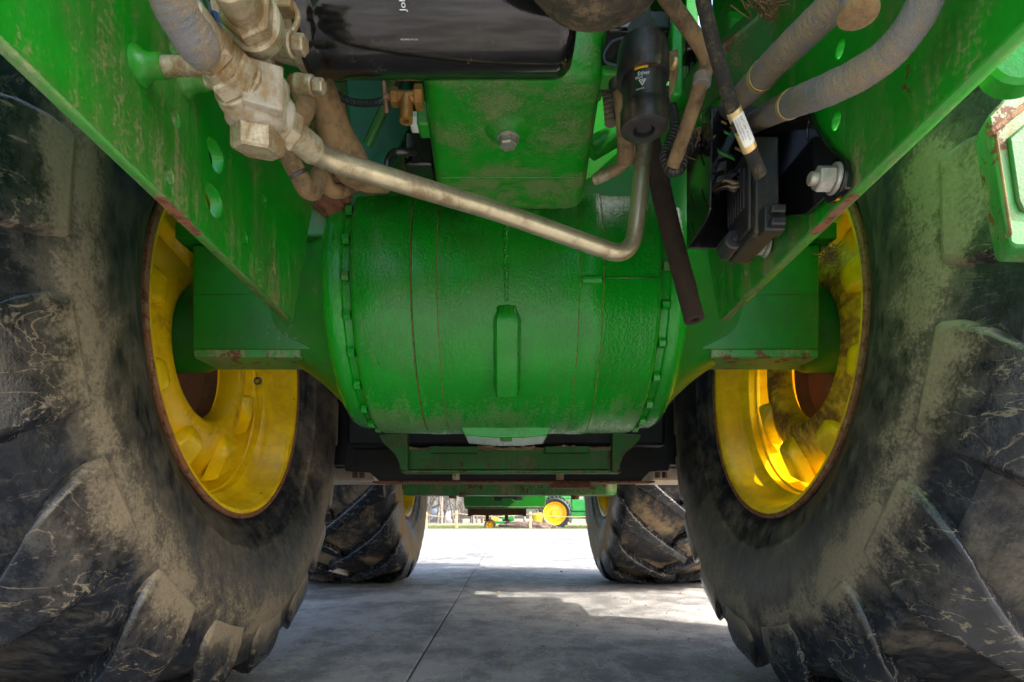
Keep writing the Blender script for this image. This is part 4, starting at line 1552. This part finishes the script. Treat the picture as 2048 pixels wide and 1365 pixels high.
for sx, (a, b) in ((-1, (600, 748)), (1, (1305, 1440))):
    o = part('tank_floor', box(at(a, 961, 3.6), at(b, 936, 3.6) + Vector((0, .5, 0))), 'wood', TR, bevel=.006)
    part('unseen_side_tank', box((min(sx * .9, sx * 1.5), 3.20, .885), (max(sx * .9, sx * 1.5), 3.80, 1.75)), 'black_flat', TR, bevel=.05)  # tank body out of view, added and sized to shape the ground sun patch
    px = 717 if sx < 0 else 1322
    for k in (-7, 7):
        bm = bmesh.new()
        p = at(px + k, 946, 3.45)
        add_hex(bm, p + Vector((0, 0, .03)), p - Vector((0, 0, .03)), .016)
        part('bolt', bm, 'rust', o)
# rear frame
rfd = 4.05
bm = box(at(806, 989, rfd), at(1233, 967, rfd) + Vector((0, .03, 0)))
add_box(bm, at(806, 990.5, rfd), at(1233, 989, rfd) + Vector((0, .25, 0)))
rf = part('rear_cross_member', bm, 'green_worn', TR, bevel=.003, label='worn green cross member ahead of the rear wheels')
for (px, py) in ((905, 993), (925, 990), (1150, 995)):
    bm = bmesh.new()
    p = at(px, py, rfd + .1)
    add_hex(bm, p + Vector((0, 0, .02)), p - Vector((0, 0, .015)), .03)
    part('bolt', bm, 'rust', rf)
part('rear_axle_beam', cyl((-1.3, YR, ZA), (1.3, YR, ZA), .30, 40, .02), 'green_dark', TR)
part('rear_frame', box((-.5, 4.4, H + .55), (.5, 7.2, H + 1.0)), 'green_dark', TR, bevel=.02)
hd_ = 7.0
hole_poly = None
sc_ = hd_ / F
Xp = lambda px: (px - CX) * sc_
Zp = lambda py: (CY - py) * sc_
bm = plate([(Xp(928), Zp(1013)), (Xp(1090), Zp(1013)), (Xp(1093), Zp(985)), (Xp(1080), Zp(960)), (Xp(945), Zp(960)), (Xp(926), Zp(985))],
           [[(Xp(987), Zp(1002)), (Xp(1003), Zp(1002)), (Xp(1005), Zp(997)), (Xp(1025), Zp(997)), (Xp(1028), Zp(1002)), (Xp(1045), Zp(1002)), (Xp(1045), Zp(989)), (Xp(987), Zp(989))]],
           (0, hd_, H), (1, 0, 0), (0, 0, 1), (0, 1, 0), .06)
rh = part('rear_hitch_plate', bm, 'green', TR, bevel=.006, label='green hitch plate far back with a notched opening')
part('hitch_floor', box((Xp(930), hd_ - .02, H + Zp(1018)), (Xp(1088), hd_ + .5, H + Zp(1013.5))), 'green_worn', rh, bevel=.006)
part('hitch_back', box((Xp(985), hd_ + .3, H + Zp(1010)), (Xp(1047), hd_ + .34, H + Zp(980))), 'black_flat', rh, bevel=.006)
dw = part('drawbar', box((Xp(936), hd_ + .05, H + Zp(1031)), (Xp(1052), hd_ + .25, H + Zp(1018.5))), 'rust', TR, bevel=.006, label='dark rusty drawbar bar under the hitch plate')
for px in (938, 1050):
    part('side_strap', box((Xp(px - 3), hd_ + .03, H + Zp(1033)), (Xp(px + 3), hd_ + .27, H + Zp(1016))), 'rust', dw, bevel=.004)
for px in (974, 1013):
    bm = bmesh.new()
    add_cyl(bm, (Xp(px), hd_ + .12, H + Zp(1030)), (Xp(px), hd_ + .12, H + Zp(1042)), .022, 12, .003)
    add_cyl(bm, (Xp(px), hd_ + .12, H + Zp(1039)), (Xp(px), hd_ + .12, H + Zp(1043)), .04, 12, .004)
    part('pin', bm, 'rust', dw)

# ---------------------------------------------------------------- body above the frame (shades everything below)
bm = bmesh.new()
sec = [(-.56, 2.15), (-.56, 2.45), (-.48, 2.62), (0, 2.70), (.48, 2.62), (.56, 2.45), (.56, 2.15), (.50, 2.15), (.50, 2.42), (.44, 2.55), (0, 2.62), (-.44, 2.55), (-.50, 2.42), (-.50, 2.15)]
a = [bm.verts.new((x, -.15, z)) for x, z in sec]
b = [bm.verts.new((x, 2.55, z)) for x, z in sec]
n = len(sec)
for i in range(n):
    bm.faces.new((a[i], a[(i + 1) % n], b[(i + 1) % n], b[i]))
for r in (a, b):
    for i in range(n // 2 - 1):
        bm.faces.new((r[i], r[i + 1], r[n - 2 - i], r[n - 1 - i]))
hd_o = part('hood', bm, 'green', TR, bevel=.01)
for (x, y0, y1) in ((-.535, -.15, 2.55), (.535, -.15, 1.50), (.535, 1.72, 2.55)):
    part('side_panel', box((x - .02, y0, 1.80), (x + .02, y1, 2.149)), 'green', hd_o, bevel=.004)
bm = bmesh.new()
add_box(bm, (-.76, 2.6, 1.95), (.76, 4.3, 2.15))
for x in (-.71, .71):
    for y in (2.65, 4.25):
        add_box(bm, (x - .05, y - .05, 2.15), (x + .05, y + .05, 3.45))
add_box(bm, (-.80, 2.55, 3.45), (.80, 4.45, 3.62))
cab = part('cab', bm, 'green_dark', TR, bevel=.02)
for (lo, hi) in (((-.70, 2.63, 2.15), (.70, 2.65, 3.45)), ((-.70, 4.26, 2.15), (.70, 4.28, 3.45)), ((-.74, 2.7, 2.15), (-.72, 4.2, 3.45)), ((.72, 2.7, 2.15), (.74, 4.2, 3.45))):
    part('window', box(lo, hi), 'glass', cab)
part('fuel_tank', box((-.95, 4.7, 1.55), (.95, 6.6, 2.35)), 'green', TR, bevel=.08, seg=4)

# ================================================================== BACKGROUND
def bare_tree(x, y, h, seed, label):
    rnd = random.Random(seed)
    t = empty('bare_tree', (x, y, -.14), label, 'tree', 'bare trees behind the lot')
    tb, bb = bmesh.new(), bmesh.new()

    def grow(bm, p, d, L, r, lvl):
        n = 4
        path = [(p, r)]
        q = p
        for i in range(n):
            d = (d + Vector((rnd.gauss(0, .10), rnd.gauss(0, .10), rnd.gauss(.03, .05)))).normalized()
            q = q + d * (L / n)
            path.append((q, r * (1 - .65 * (i + 1) / n)))
        add_tube(bm, path, r, 6 if lvl < 2 else 3)
        if lvl >= 4:
            return
        k = 9 if lvl == 0 else (5 if lvl < 3 else 4)
        for i in range(k):
            u = rnd.uniform(.15 if lvl else .03, 1.0) ** (1.0 if lvl else 1.4)
            j = min(n - 1, int(u * n))
            b0 = path[j][0].lerp(path[j + 1][0], u * n - j)
            ax = Vector((rnd.uniform(-1, 1), rnd.uniform(-1, 1), rnd.uniform(0.1, .9))).normalized()
            nd = (d * .75 + ax * .9).normalized()
            grow(bb, b0, nd, L * rnd.uniform(.38, .58), max(.012, r * .42), lvl + 1)
    grow(tb, Vector((x, y, -.16)), Vector((0, 0, 1)), h, .16 + h * .006, 0)
    part('trunk', tb, 'bark', t, fix=False)
    part('crown', bb, 'bark', t, fix=False)


rt_ = random.Random(31)
tx = [(-15.5 + i * .62 + rt_.uniform(-.2, .2), rt_.uniform(78, 98), rt_.uniform(7, 13)) for i in range(20)] + [(-2 + i * 2.3, rt_.uniform(80, 96), rt_.uniform(8, 13)) for i in range(8)]
for i, (x, y, h) in enumerate(tx):
    bare_tree(x, y, h, 100 + i, 'leafless grey tree in the dense thicket left of the hitch plate' if x < -3.2 else 'leafless grey tree behind the parked tractor and machine')

# rope barrier with wooden posts
rp_x = [(-7.8, .95), (-4.6, .95), (-2.85, 1.0), (1.4, .95), (6.4, .95)]
rp_x.sort()
for i, (x, h) in enumerate(rp_x):
    lab = ['pale wooden post left of the rear left tyre', 'pale wooden post beside the rear left tyre, at the far edge of the lot', 'pale wooden post standing left of the green hitch plate',
           'pale wooden post in front of the brown mulch heap', 'pale wooden post right of the parked tractor wheel'][i]
    o = part('barrier_post', box((x - .07, 34.43, -.14), (x + .07, 34.57, h)), 'post', bevel=.02)
    tag(o, lab, 'post', 'posts of the rope barrier')
bm = bmesh.new()
path = []
for (x, h), (x2, h2) in zip(rp_x, rp_x[1:]):
    for k in range(12):
        u = k / 12
        path.append(Vector((x + (x2 - x) * u, 34.40, (h - .12) * (1 - u) + (h2 - .12) * u - .35 * u * (1 - u) * 4 * .5)))
add_tube(bm, path, .022, 6)
tag(part('barrier_rope', bm, 'post'), 'thin pale rope strung between the wooden posts', 'rope')
# far shed
bm = box((-13.4, 104, -.14), (-9.9, 108, 2.2))
sh = part('shed', bm, 'shed')
tag(sh, 'small blue grey shed among the trees', 'shed')
bm = bmesh.new()
for (x0, z0, x1, z1) in ((-13.7, 2.15, -11.65, 3.0), (-9.6, 2.15, -11.65, 3.0)):
    vv = [bm.verts.new(p) for p in ((x0, 103.8, z0), (x1, 103.8, z1), (x1, 108.2, z1), (x0, 108.2, z0))]
    bm.faces.new(vv)
bmesh.ops.solidify(bm, geom=list(bm.faces), thickness=.1)
part('roof', bm, 'shed', sh)
# mulch heap
bm = bmesh.new()
rnd = random.Random(8)
bmesh.ops.create_icosphere(bm, subdivisions=4, radius=1)
for v in bm.verts:
    k = 1 + .16 * sin(v.co.x * 9 + v.co.y * 5) * cos(v.co.z * 7) + rnd.uniform(-.06, .06)
    v.co = Vector((v.co.x * 1.75 * k + 1.35, v.co.y * .7 * k + 35.3, max(-.14, v.co.z * .42 * k - .04)))
tag(part('mulch_heap', bm, 'mulch', ang=80), 'low brown heap of mulch in front of the parked tractor wheel', 'mulch heap')


# parked tractor seen from the side
def far_wheel(par, x, y, r, rr, name='wheel'):
    bm = lathe([(-.06, 0), (-.05, rr * .25), (.05, rr * .35), (.10, rr * .8), (-.10, rr * .93), (-.14, rr), (-.10, rr * 1.04)], (x, y - .2, r - .14), (0, 1, 0), 40)
    w = part(name, bm, 'far_yellow', par)
    bm = lathe([(-.14, rr), (-.22, rr * 1.08), (-.26, (rr + r) / 2), (-.2, r * .93), (.25, r * .95), (.3, rr)], (x, y - .2, r - .14), (0, 1, 0), 48)
    part('tyre', bm, 'tyre_far', w)
    n = 26
    for k in range(n):
        a = 2 * pi * k / n
        e = Vector((cos(a), 0, sin(a)))
        tgt = Vector((-sin(a), 0, cos(a)))
        c = Vector((x, y - .2, r - .14)) + e * (r * .955)
        bm = bmesh.new()
        add_obox(bm, c + Vector((0, -.08, 0)), tgt * .045 * r, Vector((0, .14, 0)) + tgt * .03, e * .05 * r)
        part('tread_lug', bm, 'tyre_far', w, bevel=0)
    return w


ft = empty('tractor', (4.6, 37, -.14), 'parked green tractor in the distance showing a large yellow wheel', 'tractor')
far_wheel(ft, 2.95, 36.5, 1.02, .70)
far_wheel(ft, 5.6, 36.6, .72, .45)
bm = bmesh.new()
add_box(bm, (2.2, 36.7, .55), (6.3, 37.3, 1.0))
add_box(bm, (4.0, 36.65, 1.0), (6.5, 37.35, 1.75))
part('body', bm, 'far_green', ft, bevel=.05)
bm = bmesh.new()
add_box(bm, (2.1, 36.3, 1.75), (4.0, 37.6, 1.9))
for x in (2.2, 3.95):
    for y in (36.35, 37.55):
        add_box(bm, (x - .05, y - .05, 1.9), (x + .05, y + .05, 3.1))
add_box(bm, (2.0, 36.2, 3.1), (4.1, 37.7, 3.28))
part('cab', bm, 'far_green', ft, bevel=.03)
bm = lathe([(0, 1.12), (.35, 1.12), (.35, 1.06), (0, 1.06), (0, 1.12)], (2.95, 36.2, .88), (0, 1, 0), 24, a0=0, a1=2.2, phase=-2.6)
part('fender', bm, 'far_green', ft)
# yellow and green mower parked left of it
mw = empty('mower', (-.6, 36, -.14), 'small green and yellow machine partly hidden behind the drawbar', 'mower')
far_wheel(mw, -.95, 36.0, .34, .22)
far_wheel(mw, .15, 36.0, .28, .18)
bm = bmesh.new()
add_box(bm, (-1.2, 36.1, .25), (.4, 36.8, .42))
add_box(bm, (-.25, 36.1, .42), (.5, 36.8, .75))
part('body', bm, 'far_green', mw, bevel=.05)
part('seat', box((-.9, 36.2, .42), (-.45, 36.6, .62)), 'far_yellow', mw, bevel=.05)
bm = lathe([(0, 0), (0, .26), (.03, .29), (.3, .28), (.33, .29), (.36, .28), (.66, .28), (.70, .29), (1.0, .29), (1.03, .27), (1.03, 0)], (1.85, 35.6, -.14), (0, 0, 1), 28)
tag(part('drum', bm, 'far_yellow'), 'weathered yellow drum left of the parked tractor wheel', 'drum')
